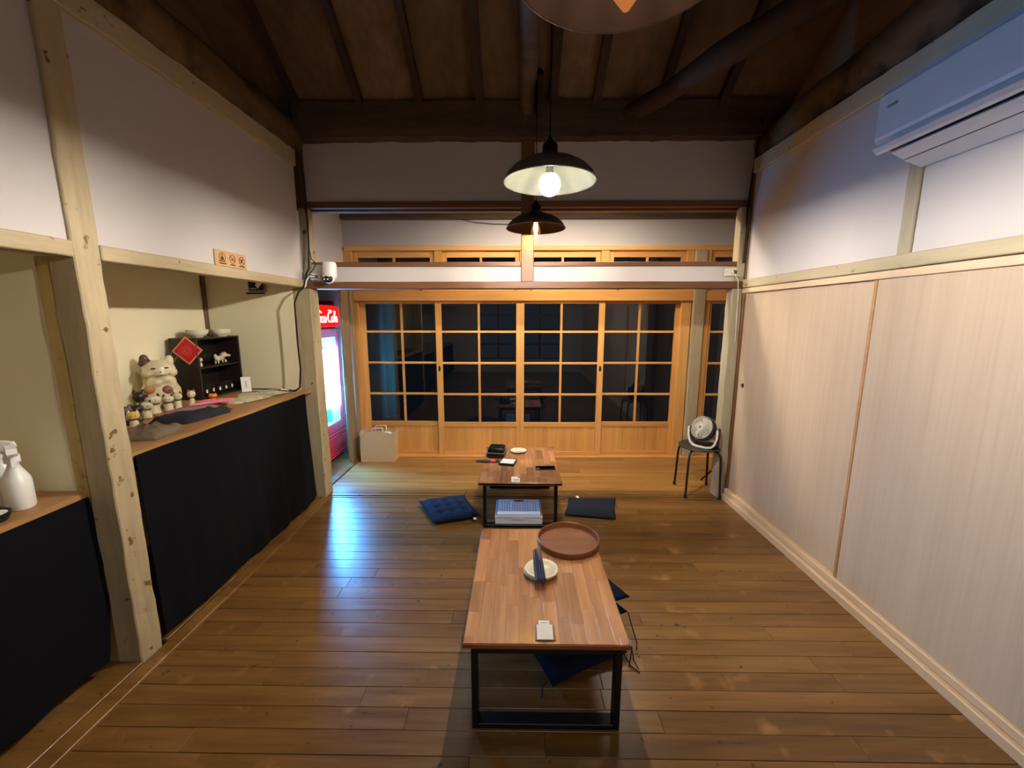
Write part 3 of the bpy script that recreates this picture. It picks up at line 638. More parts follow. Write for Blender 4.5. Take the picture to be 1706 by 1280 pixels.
MB().prism([((x0 + x1) / 2 + q * .035 * (1 if abs(q) else 0), v) for q, v in ((-1, 2.945), (1, 2.945), (1, 2.970), (-1, 2.970))], h + .0104, h + .0115, 'z').build('grip_hole', M_FLOOR, t, label='brown-looking hand hole')
m = MB()
for i in range(26): m.box(x0 + .012 + i * .0122, x0 + .0165 + i * .0122, ya - .0015, ya, .012, .062)
for z in (.014, .026, .038, .050): m.box(x0 + .008, x1 - .008, ya - .002, ya, z, z + .003)
m.box(x0 - .002, x1 + .002, ya - .004, ya, .072, .086, .001); m.build('front_ribs', M_CRATE, t)
MB().box(-.03, .054, ya - .0075, ya - .0045, .060, .078, .001).build('latch', M_CRATE, t)
for x in (x0, x1 - .010):
    for k in range(4): bx('corner_lug', M_CRATE, t, x, x + .010, ya - .006, ya - .004, .006 + k * .02, .018 + k * .02, .001)
# items on far table
t = thing('zip_pouch', 'shiny black zipped pouch at back left of the far table', 'pouch', (-.170, 3.24, ZT))
m_leather = plain('black_leather', (14, 14, 16), .25, 0, .3, 60, .4)
MB().box(-.242, -.098, 3.165, 3.315, ZT, ZT + .045, .014, seg=3).build('pouch_body', m_leather, t, True)
MB().box(-.236, -.104, 3.172, 3.308, ZT + .046, ZT + .082, .016, seg=3).build('pouch_lid', m_leather, t, True)
MB().tube([(-.241, 3.30, ZT + .0455), (-.243, 3.175, ZT + .0455), (-.235, 3.164, ZT + .0455), (-.105, 3.164, ZT + .0455), (-.097, 3.175, ZT + .0455), (-.097, 3.30, ZT + .0455)], .003, 6).build('zip', M_GREY, t, True)
t.rotation_euler.z = -.15
t = thing('dish', 'small cream dish at the back middle of the far table', 'dish', (.017, 3.335, ZT))
MB().lathe([(0, .002), (.03, 0), (.055, .010), (.066, .016), (.064, .018), (.04, .008), (0, .006)], (.010, 3.335, ZT), 40, sx=1.05).build('bowl', M_CERAM, t, True)
t = thing('card_stand', 'clear acrylic card stand set in the small dish on the far table', 'stand', (.03, 3.32, ZT + .02))
MB().prism([(3.29, ZT + .018), (3.36, ZT + .018), (3.345, ZT + .052), (3.335, ZT + .055)], -.012, .058, 'x').build('stand_body', M_PVC, t)
MB().box(-.008, .052, 3.296, 3.350, ZT + .0185, ZT + .021).build('card', M_WHITE, t)
t = thing('grooming_brush', 'dark grey handled brush with red collar on the far table', 'brush', (-.24, 3.08, ZT))
RB = Matrix.Translation((-.33, 3.07, ZT + .013)) @ Matrix.Rotation(math.radians(3), 4, 'Z') @ Matrix.Rotation(PI / 2, 4, 'Y')
MB(RB).lathe([(0, 0), (.008, .004), (.012, .03), (.014, .07), (.012, .105), (.009, .12), (0, .12)], seg=20).build('handle', M_GREY if 0 else plain('brush_grip', (58, 50, 46), .6), t, True)
MB(RB).lathe([(0, .12), (.013, .12), (.014, .13), (.014, .15), (.011, .156), (0, .156)], seg=20).build('collar', plain('collar_red', (206, 60, 64), .4), t, True, label='red plastic collar')
MB(RB).box(-.008, .006, -.014, .014, .157, .19, .003).build('brush_head', M_BLKPLASTIC, t)
t = thing('memo_pad', 'white memo sheet in black square tray on the far table', 'memo pad', (-.075, 3.06, ZT)); 
m = MB(); m.box(-.133, -.012, 3.00, 3.12, ZT, ZT + .006, .002)
for b_ in ((-.133, -.012, 3.00, 3.007), (-.133, -.012, 3.113, 3.12), (-.133, -.127, 3.007, 3.113), (-.018, -.012, 3.007, 3.113)): m.box(*b_, ZT + .006, ZT + .020, .001)
m.build('pad_tray', M_BLKPLASTIC, t); MB().box(-.125, -.020, 3.010, 3.112, ZT + .007, ZT + .019, .001).build('sheet', M_WHITE, t)
t.rotation_euler.z = -.22
t = thing('smartphone', 'black smartphone lying on the right side of the far table', 'phone', (.213, 2.955, ZT))
MB().box(.138, .288, 2.92, 2.99, ZT, ZT + .008, .0035, seg=2).build('phone_body', M_BLKPLASTIC, t, True)
MB().box(.143, .283, 2.924, 2.986, ZT + .0082, ZT + .0088, .0002).build('screen', plain('screen_black', (6, 8, 12), .08), t)
MB().box(.142, .165, 2.922, 2.942, ZT + .0089, ZT + .0105, .0008).build('camera_bump', M_GREY, t); t.rotation_euler.z = .06
t = thing('table_card', 'small white table card at the near edge of the far table', 'card', (-.008, 2.715, ZT))
TR = Matrix.Translation((-.008, 2.69, ZT + .001)) @ Matrix.Rotation(math.radians(35), 4, 'X')
MB(TR).box(-.033, .026, 0, .030, .002, .004).box(-.033, .012, .030, .042, .002, .004).build('card', M_WHITE, t)
MB(TR).box(-.02, -.008, .01, .02, .0041, .0044).box(-.004, .006, .01, .021, .0041, .0044).box(.009, .02, .01, .02, .0041, .0044).build('printed_mark', M_GREY, t)
t = thing('dark_bag', 'flat black bag on the floor beneath the back of the far table', 'bag', (.0, 3.46, 0))
blob('bag_body', [((-.05, 3.50, .03), (.12, .05, .03)), ((.06, 3.50, .028), (.10, .05, .028))], .008, m_leather, t)
MB().tube([(.1, 3.47, .03), (.14, 3.45, .01), (.19, 3.46, .006), (.22, 3.48, .006)], .004, 6).build('strap', M_WHITE, t, True, label='pale strap end')

# ------------------------------------------------------------------ stool, fan, stick
sxc, syc, sz = 1.545, 3.345, .425
t = thing('round_stool', 'black metal stool with round seat under the fan, beside right post', 'stool', (sxc, syc, 0))
MB().lathe([(0, 0), (.150, 0), (.163, .004), (.167, .010), (.164, .016), (.150, .017), (.10, .014), (0, .013)], (sxc, syc, sz - .017), 48).build('seat', plain('seat_black', (52, 50, 46), .45, .1, .35, 18, .1), t, True)
for a in (45, 135, 225, 315):
    r = math.radians(a - 3); c, s = math.cos(r), math.sin(r)
    MB().tube([(sxc + c * .06, syc + s * .06, sz - .025), (sxc + c * .13, syc + s * .13, sz - .025), (sxc + c * .160, syc + s * .160, sz - .033), (sxc + c * .176, syc + s * .176, sz - .065), (sxc + c * .182, syc + s * .182, sz - .12), (sxc + c * .196, syc + s * .196, .02)], .0095, 10).build('leg', plain('leg_steel', (46, 46, 44), .3, .5) if a == 45 else bpy.data.materials['leg_steel'], t, True)
    MB().lathe([(0, 0.001), (.012, 0.001), (.013, .02), (.011, .028), (0, .028)], (sxc + c * .197, syc + s * .197, .0095), 12).build('foot_cap', M_BLKPLASTIC, t, True)
fx, fy, fz = 1.545, 3.27, .425
t = thing('desk_fan', 'white and black circulator fan on the round stool, tilted up', 'fan', (fx, fy, fz + .001))
FD = Matrix.Translation((fx + .015, fy + .035, fz + .150)) @ Matrix.Rotation(math.radians(-62), 4, 'Z') @ Matrix.Rotation(math.radians(90 - 24), 4, 'X')   # local +z faces the room
M_FG = plain('fan_grille', (206, 202, 186), .4)
MB(FD).lathe([(.0, -.085), (.05, -.084), (.085, -.062), (.098, -.03), (.100, -.005)], seg=40).build('fan_back', M_WHITE, t, True)
MB(FD).lathe([(.100, -.006), (.104, 0), (.105, .02), (.102, .040), (.094, .046), (.094, .0), (.08, -.03)], seg=48).build('fan_band', M_BLKPLASTIC, t, True, label='black band round the fan')
m = MB(FD)
for r in (.094, .083, .072, .061, .050, .039, .028): m.tube([(r * math.cos(2 * PI * k / 40), r * math.sin(2 * PI * k / 40), .048 + .02 * (1 - (r / .094) ** 2)) for k in range(40)], .0021, 5, True)
for k in range(24):
    a = 2 * PI * k / 24; m.tube([(q * math.cos(a + .5 * (.094 - q) / .094), q * math.sin(a + .5 * (.094 - q) / .094), .046 + .02 * (1 - (q / .094) ** 2)) for q in (.095, .07, .045, .024)], .0016, 4)
m.build('grille', M_FG, t, True)
MB(FD).lathe([(0, .072), (.012, .072), (.016, .069), (.0165, .062), (0, .060)], seg=24).build('hub_badge', M_GREY, t, True); MB(FD).lathe([(.0165, .069), (.025, .067), (.026, .06), (.0165, .060)], seg=24).build('hub_ring', M_FG, t, True)
m = MB(FD)
for k in range(5):
    a = 2 * PI * k / 5
    m.slab(lambda u, v: ((.018 + .066 * u) * math.cos(a + (v - .5) * .9 + u * .3), (.018 + .066 * u) * math.sin(a + (v - .5) * .9 + u * .3), .02 + (v - .5) * .03), 5, 5, (0, 0, -.0015))
m.lathe([(0, .045), (.016, .04), (.018, 0), (0, 0)], seg=16); m.build('fan_blades', M_FG, t, True)
SDm = Matrix.Translation((fx + .015, fy + .035, fz + .001)) @ Matrix.Rotation(math.radians(-40), 4, 'Z')
prof = [(-.118, .150), (-.116, .09), (-.10, .035), (-.075, .010), (-.04, .001), (.04, .001), (.075, .010), (.10, .035), (.116, .09), (.118, .150)]
inn = [(x * .885, .165 if abs(z - .150) < .001 else z * .93 + .012) for x, z in prof][::-1]
prof2 = [(-.118, .150), (-.114, .165)] + [] 
poly = [(-.114, .165)] + prof + [(.114, .165)] + [(x, z) for x, z in inn]
MB(SDm).prism(poly, -.062, -.040, 'y').build('stand', M_WHITE, t, label='white U-shaped stand')
MB(SDm).prism([(x * .995, z) for x, z in poly], -.0395, .05, 'y').build('stand_shell', M_BLKPLASTIC, t, label='black rear of the stand')
t = tag(MB().tube([(1.700, 3.60, .006), (1.735, 3.42, .20)], .008, 8).build('door_stick', M_BLACK, None, True), 'short black stick leaning behind the stool by the right post', 'stick')

# ------------------------------------------------------------------ paper bag
t = thing('shopping_bag', 'beige paper shopping bag with white handles before the leftmost glazed door', 'bag', (-1.44, 4.09, .001))
m_bag = plain('beige_paper', (206, 176, 136), .8, 0, .06, 14, .3)
m = MB()
def side(p, q, n=8):
    def f(u, v):
        a = Vector(p).lerp(Vector(q), u); z = .005 + .315 * v; wob = .008 * noise.noise(Vector((a.x * 9, a.y * 9, z * 9))) * v * 2
        return (a.x * (1) + (-1.44 - a.x) * -.05 * v + wob, a.y + wob, z + (.012 * math.sin(u * 7 + p[0] * 9) * v))
    m.slab(f, n, n, (.0015 if p[0] == q[0] else 0, .0015 if p[1] == q[1] else 0, 0))
side((-1.625, 4.035, 0), (-1.275, 4.035, 0)); side((-1.275, 4.035, 0), (-1.275, 4.165, 0)); side((-1.275, 4.165, 0), (-1.625, 4.165, 0)); side((-1.625, 4.165, 0), (-1.625, 4.035, 0))
m.box(-1.625, -1.275, 4.035, 4.165, .001, .004); m.build('bag_body', m_bag, t, True, angle=30)
for y in (4.045, 4.155): MB().tube([(-1.50, y, .30), (-1.495, y, .352), (-1.485, y, .362), (-1.40, y, .366), (-1.385, y, .358), (-1.385, y, .31)], .0075, 8, flat=.5).build('handle', M_WHITE, t, True)
blob('wrapping', [((-1.48, 4.10, .27), (.10, .045, .035)), ((-1.36, 4.10, .28), (.06, .04, .04))], .012, M_WHITE, t)

# ------------------------------------------------------------------ drinks fridge
fx0, fy0, fy1 = -1.90, 3.74, 4.345
t = thing('drinks_fridge', 'red drinks fridge with lit red sign and glowing glass door, left of corridor', 'fridge', (-2.2, 4.05, .0))
bx('cabinet_side', M_RED, t, -2.58, fx0 - .03, fy0, fy0 + .03, 0.03, 1.66, .003); bx('cabinet_side', M_RED, t, -2.58, fx0 - .03, fy1 - .03, fy1, .03, 1.66, .003)
bx('cabinet_back', M_WHITE, t, -2.60, -2.58, fy0, fy1, .03, 1.66, 0); bx('cabinet_top', M_RED, t, -2.58, fx0 - .03, fy0 + .03, fy1 - .03, 1.36, 1.38, 0); bx('cabinet_floor', M_WHITE, t, -2.58, fx0 - .04, fy0 + .03, fy1 - .03, .35, .37, 0)
for a, b, c, d in ((fy0, fy0 + .05, .31, 1.375), (fy1 - .05, fy1, .31, 1.375), (fy0 + .05, fy1 - .05, .31, .40), (fy0 + .05, fy1 - .05, 1.29, 1.375)): bx('door_frame', M_RED, t, fx0 - .028, fx0, a, b, c, d, .004)
bx('glass_door', pane_mat('fridge_glass', (.55, .88, 1.0)), t, fx0 - .016, fx0 - .010, fy0 + .05, fy1 - .05, .40, 1.29, 0)
for a, b in ((fy0 + .031, fy0 + .035), (fy1 - .035, fy1 - .031)): bx('inner_side', M_WHITE, t, -2.57, fx0 - .03, a, b, .37, 1.36, 0, label='white inner side wall')
bx('inner_lining', emitter('fridge_interior_glow', (120, 205, 235), 2.6), t, -2.24, -2.235, fy0 + .035, fy1 - .035, .38, 1.34, 0, label='backlit cool-white lining')
bx('light_tube', emitter('fridge_tube', (130, 190, 255), FRIDGE), t, -1.965, -1.945, 4.03, 4.22, .55, 1.17, .009, label='vertical white light tube')
for z in (.60, .83, 1.06): bx('shelf', M_WHITE, t, -2.22, -1.99, fy0 + .04, fy1 - .04, z, z + .006, 0)
for z in (.372, .607, .837, 1.067):
    for k in range(6):
        MB().lathe([(0, 0), (.026, 0), (.027, .01), (.027, .11), (.012, .15), (.012, .175), (0, .175)], (-2.03, fy0 + .085 + k * .088, z), 12).build('bottle', M_CLEAR if (k + int(z * 10)) % 2 else plain('bottle_teal%d%d' % (k, int(z * 10)), (60, 150, 170), .2), t, True)
bx('vent_panel', M_REDV, t, fx0 - .03, fx0 - .008, fy0, fy1, .035, .305, .003)
for k in range(9): bx('vent_slat', M_REDV, t, fx0 - .008, fx0 + .004, fy0 + .01, fy1 - .01, .045 + k * .029, .062 + k * .029, .003)
bx('plinth', M_BLKPLASTIC, t, -2.56, fx0 - .035, fy0 + .01, fy1 - .01, 0, .033, 0)
def rrect(y0_, y1_, z0_, z1_, r, n=6):
    P = []
    for cy, cz, a0 in ((y1_ - r, z1_ - r, 0), (y0_ + r, z1_ - r, 90), (y0_ + r, z0_ + r, 180), (y1_ - r, z0_ + r, 270)):
        for k in range(n + 1): a = math.radians(a0 + 90 * k / n); P.append((cy + r * math.cos(a), cz + r * math.sin(a)))
    return P
MB().prism(rrect(fy0, fy1 + .01, 1.392, 1.612, .07), fx0 - .10, fx0 - .002, 'x').build('sign_box', M_RED, t)
MB().prism(rrect(fy0 + .008, fy1 + .002, 1.40, 1.604, .064), fx0 - .002, fx0 + .012, 'x').build('sign_face', emitter('sign_red', (255, 26, 16), 1.1), t)
# flowing white lettering, drawn stroke by stroke
def arc(cx, cy, rx, ry, a0, a1, n=14): return [(cx + rx * math.cos(math.radians(a0 + (a1 - a0) * k / n)), cy + ry * math.sin(math.radians(a0 + (a1 - a0) * k / n))) for k in range(n + 1)]
strokes = [arc(.10, .5, .09, .36, 55, 320), [(.02, .98), (.10, 1.02), (.22, .92), (.30, .80)], arc(.225, .33, .05, .2, 0, 360), arc(.335, .33, .05, .2, 60, 310), arc(.43, .33, .045, .2, 0, 360), [(.475, .53), (.475, .2), (.50, .12)],
           [(.51, .36), (.56, .38)], arc(.65, .5, .09, .36, 55, 320), [(.57, .98), (.66, 1.0), (.74, .88)], arc(.765, .33, .045, .2, 0, 360), [(.80, .2), (.86, .6), (.875, .9), (.85, .95), (.84, .7), (.85, .2), (.88, .12)], arc(.935, .33, .04, .2, 0, 360), [(.97, .53), (.97, .2), (1.0, .12)]]
m = MB(); L0, LW, LZ, LH = 3.80, .50, 1.425, .135
for s_ in strokes:
    P = [(fx0 + .014, L0 + (u + .10 * (v - .4) * .35) * LW, LZ + v * LH) for u, v in s_]; n_ = len(P)
    m.tube(P, [.0035 + .0045 * math.sin(PI * k / (n_ - 1)) for k in range(n_)], 6)
m.build('sign_lettering', emitter('sign_white', (255, 225, 225), 2.0), t, label='white flowing script reading Coca-Cola')['kind'] = 'thing'
t = tag(bx('notice', plain('pink_paper', (226, 90, 120), .7), None, -1.90, -1.815, 4.392, 4.398, .74, 1.10, .0005), 'pink paper notice on the wall right of the fridge', 'notice')

# ------------------------------------------------------------------ air conditioner
t = thing('air_conditioner', 'white wall-mounted air conditioner high on the right wall', 'air conditioner', (1.65, 1.45, 2.13))
ya, yb = .95, 1.932
M_AC = plain('ac_white', (206, 206, 208), .35, 0, .02)
MB().prism([(1.735, 2.47), (1.60, 2.468), (1.565, 2.45), (1.548, 2.41), (1.545, 2.30), (1.548, 2.235), (1.60, 2.205), (1.735, 2.20)], ya, yb, 'y').build('casing', M_AC, t)
MB().prism([(1.543, 2.42), (1.536, 2.41), (1.534, 2.25), (1.538, 2.236), (1.546, 2.234), (1.5445, 2.30), (1.547, 2.41)], ya + .002, yb - .008, 'y').build('front_panel', M_AC, t)
MB().prism([(1.540, 2.222), (1.536, 2.212), (1.55, 2.196), (1.565, 2.190), (1.565, 2.202)], ya + .01, yb + .001, 'y').build('lower_lip', M_AC, t)
bx('air_slot', M_BLACK, t, 1.566, 1.60, ya + .02, yb - .03, 2.196, 2.206, 0)
MB().prism([(1.590, 2.186), (1.645, 2.160), (1.648, 2.164), (1.595, 2.193)], ya + .02, yb - .035, 'y').build('louver', M_AC, t)
bx('air_slot', M_BLACK, t, 1.646, 1.66, ya + .02, yb - .03, 2.162, 2.200, 0)
MB().prism([(1.662, 2.162), (1.74, 2.134), (1.742, 2.2), (1.662, 2.2)], ya, yb - .02, 'y').build('underside', M_AC, t)
MB().box(1.5325, 1.5345, yb - .10, yb - .055, 2.352, 2.362).build('badge', M_GREY, t)

# ------------------------------------------------------------------ small wall things
t = thing('security_camera', 'white security camera with black ringed lens at the left partition corner', 'camera', (-1.46, 3.2, 1.77))
bx('mounting_plate', M_WHITE, t, -1.60, -1.50, 3.245, 3.262, 1.765, 1.895, .003)
bx('power_box', M_WHITE, t, -1.60, -1.53, 3.215, 3.244, 1.775, 1.83, .004)
bx('plug', M_BLKPLASTIC, t, -1.575, -1.535, 3.195, 3.214, 1.79, 1.812, .003)
MB().lathe([(0, .0), (.045, .0), (.052, .01), (.052, .10), (.045, .115), (0, .115)], (-1.435, 3.19, 1.79), 28).build('housing', M_WHITE, t, True)
HM = Matrix.Translation((-1.44, 3.160, 1.785)) @ Matrix.Rotation(math.radians(72), 4, 'X')
MB().ell((-1.44, 3.185, 1.79), (.046, .046, .042), 24, 14).build('ball', M_WHITE, t, True)
MB(HM).lathe([(0, .024), (.026, .022), (.036, .014), (.039, 0), (.036, -.01)], seg=28).build('face', M_BLKPLASTIC, t, True)
for k in range(5):
    a = 2 * PI * k / 5 + .3; MB(HM).lathe([(0, .026), (.006, .0255), (.0065, .02), (0, .018)], (.021 * math.cos(a), .021 * math.sin(a), -.0005), 12).build('led', M_WHITE, t, True)
MB(HM).lathe([(0, .030), (.008, .028), (.009, .02), (0, .02)], seg=14).build('lens', M_BLACK, t, True)
t = thing('wall_switch', 'cream switch plate at the right end of the plaster band', 'switch', (1.655, 3.26, 1.80))
bx('plate', M_CERAM, t, 1.592, 1.716, 3.252, 3.261, 1.806, 1.866, .003); bx('screw', M_GREY, t, 1.600, 1.606, 3.250, 3.252, 1.833, 1.839, 0); bx('screw', M_GREY, t, 1.703, 1.709, 3.250, 3.252, 1.833, 1.839, 0)
bx('socket_recess', plain('recess_dark', (60, 70, 60), .5), t, 1.640, 1.690, 3.2495, 3.252, 1.822, 1.850, .001)
MB().lathe([(0, 0), (.012, 0), (.013, .004), (0, .008)], (1.645, 3.2485, 1.836), 16, M=Matrix.Rotation(PI / 2, 4, 'X')).build('plug', M_WHITE, t, True)
MB().tube([(1.655, 3.245, 1.83), (1.672, 3.24, 1.80), (1.675, 3.205, 1.77), (1.680, 3.205, 1.70), (1.70, 3.235, 1.66), (1.712, 3.242, 1.3)], .0022, 6).build('cable', M_WHITE, t, True)
t = tag(MB().tube([(-1.622, 3.16, 3.0), (-1.624, 3.165, 2.78), (-1.592, 3.19, 2.62), (-1.590, 3.22, 2.50), (-1.592, 3.22, 2.06), (-1.598, 3.20, 1.86), (-1.61, 3.18, 1.82), (-1.618, 3.16, 1.735), (-1.618, 3.12, 1.705), (-1.63, 3.085, 1.68), (-1.66, 3.07, 1.60), (-1.665, 3.075, 1.30), (-1.655, 3.065, 1.10), (-1.67, 3.06, .96), (-1.72, 3.08, .93), (-1.80, 3.14, .926), (-1.95, 3.17, .926), (-2.12, 3.18, .926)], .0065, 8).build('power_cable', M_BLKPLASTIC, None, True), 'black cable running down the left partition corner onto the counter', 'cable')
t = tag(MB().tube([(-1.592, 3.20, 2.30), (-1.58, 3.205, 2.2), (-1.583, 3.20, 2.0), (-1.575, 3.205, 1.93), (-1.545, 3.215, 1.90), (-1.56, 3.20, 1.86), (-1.59, 3.19, 1.82), (-1.56, 3.19, 1.805)], .004, 6).build('thin_cable', M_BLKPLASTIC, None, True), 'thin black cable looping to the security camera', 'cable')
t = tag(MB().tube([(-1.55, 3.19, 1.80), (-1.59, 3.18, 1.80), (-1.607, 3.17, 1.77), (-1.61, 3.16, 1.735), (-1.615, 3.145, 1.715)], .006, 6).build('white_cable', M_WHITE, None, True), 'short white cable below the security camera plug', 'cable')
t = tag(MB().tube([(1.738, 3.19, 2.9), (1.728, 3.225, 2.6), (1.715, 3.235, 2.3), (1.72, 3.238, 1.9)], .008, 8).build('corner_cable', M_BLACK, None, True), 'dark cable down the right partition corner', 'cable')
t = tag(MB().tube([(-.55, 4.275, 2.45), (-.42, 4.27, 2.425), (-.25, 4.27, 2.41), (.0, 4.27, 2.405), (.3, 4.27, 2.43)], .003, 6).build('slack_wire', M_BLKPLASTIC, None, True), 'thin wire sagging along the top of the far corridor wall', 'wire')
# sign plaque with three pictograms
t = thing('sign_plaque', 'small wooden plaque with three round pictograms above the left rail', 'sign', (-1.645, 2.42, 1.78))
bx('board', plain('plaque_ply', (196, 156, 116), .6, 0, .06, 30), t, -1.650, -1.643, 2.275, 2.535, 1.778, 1.862, .001)
m_burn = plain('burnt_mark', (88, 52, 26), .8); X = -1.6425
def Q(y, z): return (X, y, z)
def ring(m, y, z, r, a0=0, a1=360): m.tube([Q(y + r * math.cos(math.radians(a0 + (a1 - a0) * k / 20)), z + r * math.sin(math.radians(a0 + (a1 - a0) * k / 20))) for k in range(21)], .0016, 5)
m = MB(); ring(m, 2.330, 1.826, .024, -60, 240); ring(m, 2.328, 1.835, .007); m.box(X - .001, X + .001, 2.318, 2.340, 1.808, 1.827); m.box(X - .001, X + .001, 2.300, 2.352, 1.800, 1.805); m.build('pictogram', m_burn, t)
m = MB(); ring(m, 2.412, 1.824, .023); m.tube([Q(2.396, 1.840), Q(2.428, 1.808)], .0016, 5); m.box(X - .001, X + .001, 2.400, 2.424, 1.817, 1.822); m.tube([Q(2.418, 1.824), Q(2.424, 1.836)], .0014, 5); m.build('pictogram', m_burn, t)
m = MB(); ring(m, 2.490, 1.822, .023); m.tube([Q(2.474, 1.838), Q(2.506, 1.806)], .0016, 5); m.tube([Q(2.506, 1.838), Q(2.474, 1.806)], .0016, 5); m.box(X - .001, X + .001, 2.483, 2.497, 1.812, 1.832); m.build('pictogram', m_burn, t)
m = MB()
for yy, n_ in ((2.302, 7), (2.392, 5), (2.466, 6)):
    for k in range(n_): m.box(X - .001, X + .0008, yy + k * .0083, yy + .0062 + k * .0083, 1.788, 1.795)
m.build('caption', m_burn, t)['kind'] = 'stuff'
# picture board hanging in recess
t = thing('hanging_picture', 'small grey picture plaque with black and white print on the recess end wall', 'picture', (-2.0, 3.19, 1.66))
bx('board', M_GREY, t, -2.07, -1.935, 3.182, 3.196, 1.685, 1.80, .002); bx('lower_bar', M_BLACK, t, -2.085, -1.945, 3.170, 3.184, 1.668, 1.680, .002)
bx('print', M_BLACK, t, -2.062, -1.950, 3.179, 3.1815, 1.70, 1.79, 0)
MB(Matrix.Translation((0, 3.1785, 0)) ).prism([(-2.015, 1.735), (-2.0, 1.752), (-2.01, 1.785), (-1.975, 1.79), (-1.955, 1.77), (-1.965, 1.74), (-1.985, 1.72), (-1.995, 1.705), (-2.003, 1.725)], 0, .0008, 'y').build('white_motif', M_WHITE, t)
m = MB()
for k in range(6): m.box(-2.055 + k * .0085, -2.0495 + k * .0085, 3.178, 3.179, 1.707, 1.715)
m.build('caption', M_WHITE, t)['kind'] = 'stuff'

# ------------------------------------------------------------------ cabinet in the recess
ZC = .9205
t = thing('shelf_cabinet', 'dark brown two-shelf cabinet standing on the figurine counter', 'cabinet', (-2.3, 2.98, ZC))
cx0, cx1, cy0, cy1, cz = -2.385, -2.195, 2.765, 3.195, 1.352
bx('side_panel', M_DARKCAB, t, cx0, cx1, cy0, cy0 + .014, ZC, cz - .012, .001); bx('side_panel', M_DARKCAB, t, cx0, cx1, cy1 - .014, cy1, ZC, cz - .012, .001)
bx('top_panel', M_DARKCAB, t, cx0, cx1 + .002, cy0 - .002, cy1, cz - .012, cz, .001); bx('bottom_panel', M_DARKCAB, t, cx0, cx1, cy0 + .014, cy1 - .014, ZC, ZC + .012, .001)
bx('back_panel', M_DARKCAB, t, cx0, cx0 + .008, cy0 + .014, cy1 - .014, ZC + .012, cz - .012, 0); bx('shelf', M_DARKCAB, t, cx0 + .008, cx1 - .01, cy0 + .014, cy1 - .014, 1.135, 1.147, .001)
zs = 1.1475; zb = ZC + .0125
g0 = None
for k in range(5):
    y = 2.815 + k * .064
    if g0 is None:
        g0 = thing('tumbler', 'small clear glass tumbler with white cat print on the cabinet bottom shelf', 'glass', (-2.225, y, zb), 'printed tumblers on the cabinet bottom shelf')
        MB().lathe([(0, .001), (.021, .001), (.023, .004), (.026, .085), (.0245, .085), (.0215, .008), (0, .008)], (-2.225, y, zb), 20).build('glass', M_CLEAR, g0, True)
        MB().ell((-2.1995, y, zb + .038), (.0015, .009, .010), 10, 6).ell((-2.1995, y - .005, zb + .05), (.0012, .003, .005), 8, 6).ell((-2.1995, y + .006, zb + .05), (.0012, .003, .005), 8, 6).build('print', M_WHITE, g0, True)
        cur = g0
    else: cur = copy_tree(g0)
    cur.location = (-2.225, y, zb); cur['label'] = ['clear tumbler with white print nearest the cabinet side, leftmost of five', 'second tumbler from the left on the cabinet bottom shelf', 'middle tumbler of five on the cabinet bottom shelf', 'fourth tumbler from the left on the cabinet bottom shelf', 'rightmost tumbler of five on the cabinet bottom shelf'][k]
for k, y in enumerate((2.90, 2.95)):
    g = thing('wine_glass', ['clear stemmed glass on the cabinet upper shelf, left of the white dog figure', 'clear stemmed glass touching the white dog figure on the upper shelf'][k], 'glass', (-2.27, y, zs))
    MB().lathe([(0, .001), (.018, .001), (.016, .004), (.003, .006), (.003, .035), (.012, .045), (.020, .06), (.019, .085), (.0175, .085), (.018, .06), (0, .042)], (-2.27, y, zs), 20).build('bowl', M_CLEAR, g, True)
for k, (x, y) in enumerate(((-2.285, 2.90), (-2.225, 3.05))):
    b = thing('bowl', ['left cream ceramic bowl on top of the cabinet', 'right cream ceramic bowl on top of the cabinet'][k], 'bowl', (x, y, cz + .0005))
    MB().lathe([(0, .002), (.03, 0), (.032, 0), (.034, .006), (.052, .014), (.063, .030), (.068, .054), (.066, .055), (.060, .032), (.048, .017), (.02, .010), (0, .008)], (x, y, cz + .0005), 36).build('bowl_body', M_CERAM, b, True)

M_FW = plain('figurine_white', (206, 196, 164), .35, 0, .04)
M_FDK = plain('figurine_dark', (40, 34, 36), .4); M_FGY = plain('figurine_grey', (96, 90, 88), .4); M_FBR = plain('figurine_brown', (120, 74, 60), .4); M_FOR = plain('figurine_orange', (226, 122, 44), .4); M_FYE = plain('figurine_yellow', (222, 200, 120), .4)
M_PUR = plain('patch_plum', (92, 62, 66), .5)
def figurine(label, x, y, h, head, body, ear=None, fat=1.0, rot=0, z=ZC, collar=M_FDK):
    h *= (1.28 if z == ZC else 1); t = thing('cat_figurine', label, 'figurine', (x, y, z)); k = h
    blob('body', [((x, y, z + .24 * k), (.20 * k * fat, .19 * k * fat, .25 * k)), ((x, y, z + .10 * k), (.23 * k * fat, .21 * k * fat, .11 * k)), ((x + .13 * k, y - .09 * k, z + .08 * k), (.07 * k, .07 * k, .08 * k)), ((x + .13 * k, y + .09 * k, z + .08 * k), (.07 * k, .07 * k, .08 * k))], k * .05, body, t, 2)
    hd = MB().ell((x, y, z + .66 * k), (.22 * k * fat, .25 * k * fat, .20 * k), 16, 10).build('head', head, t, True)
    for s_ in (-1, 1): MB().lathe([(.075 * k, 0), (.05 * k, .08 * k), (0, .17 * k)], (x, y + s_ * .15 * k * fat, z + .78 * k), 8).build('ear', ear or head, hd, True)
    for s_ in (-1, 1): MB().ell((x + .205 * k * fat, y + s_ * .08 * k, z + .68 * k), (.015 * k, .022 * k, .028 * k), 8, 6).build('eye', M_FDK, hd, True)
    MB().lathe([(.17 * k * fat, -.02 * k), (.185 * k * fat, 0), (.17 * k * fat, .02 * k)], (x, y, z + .475 * k), 16).build('collar', collar, t, True)
    t.rotation_euler.z = rot
    return t
R0 = math.radians(-50)
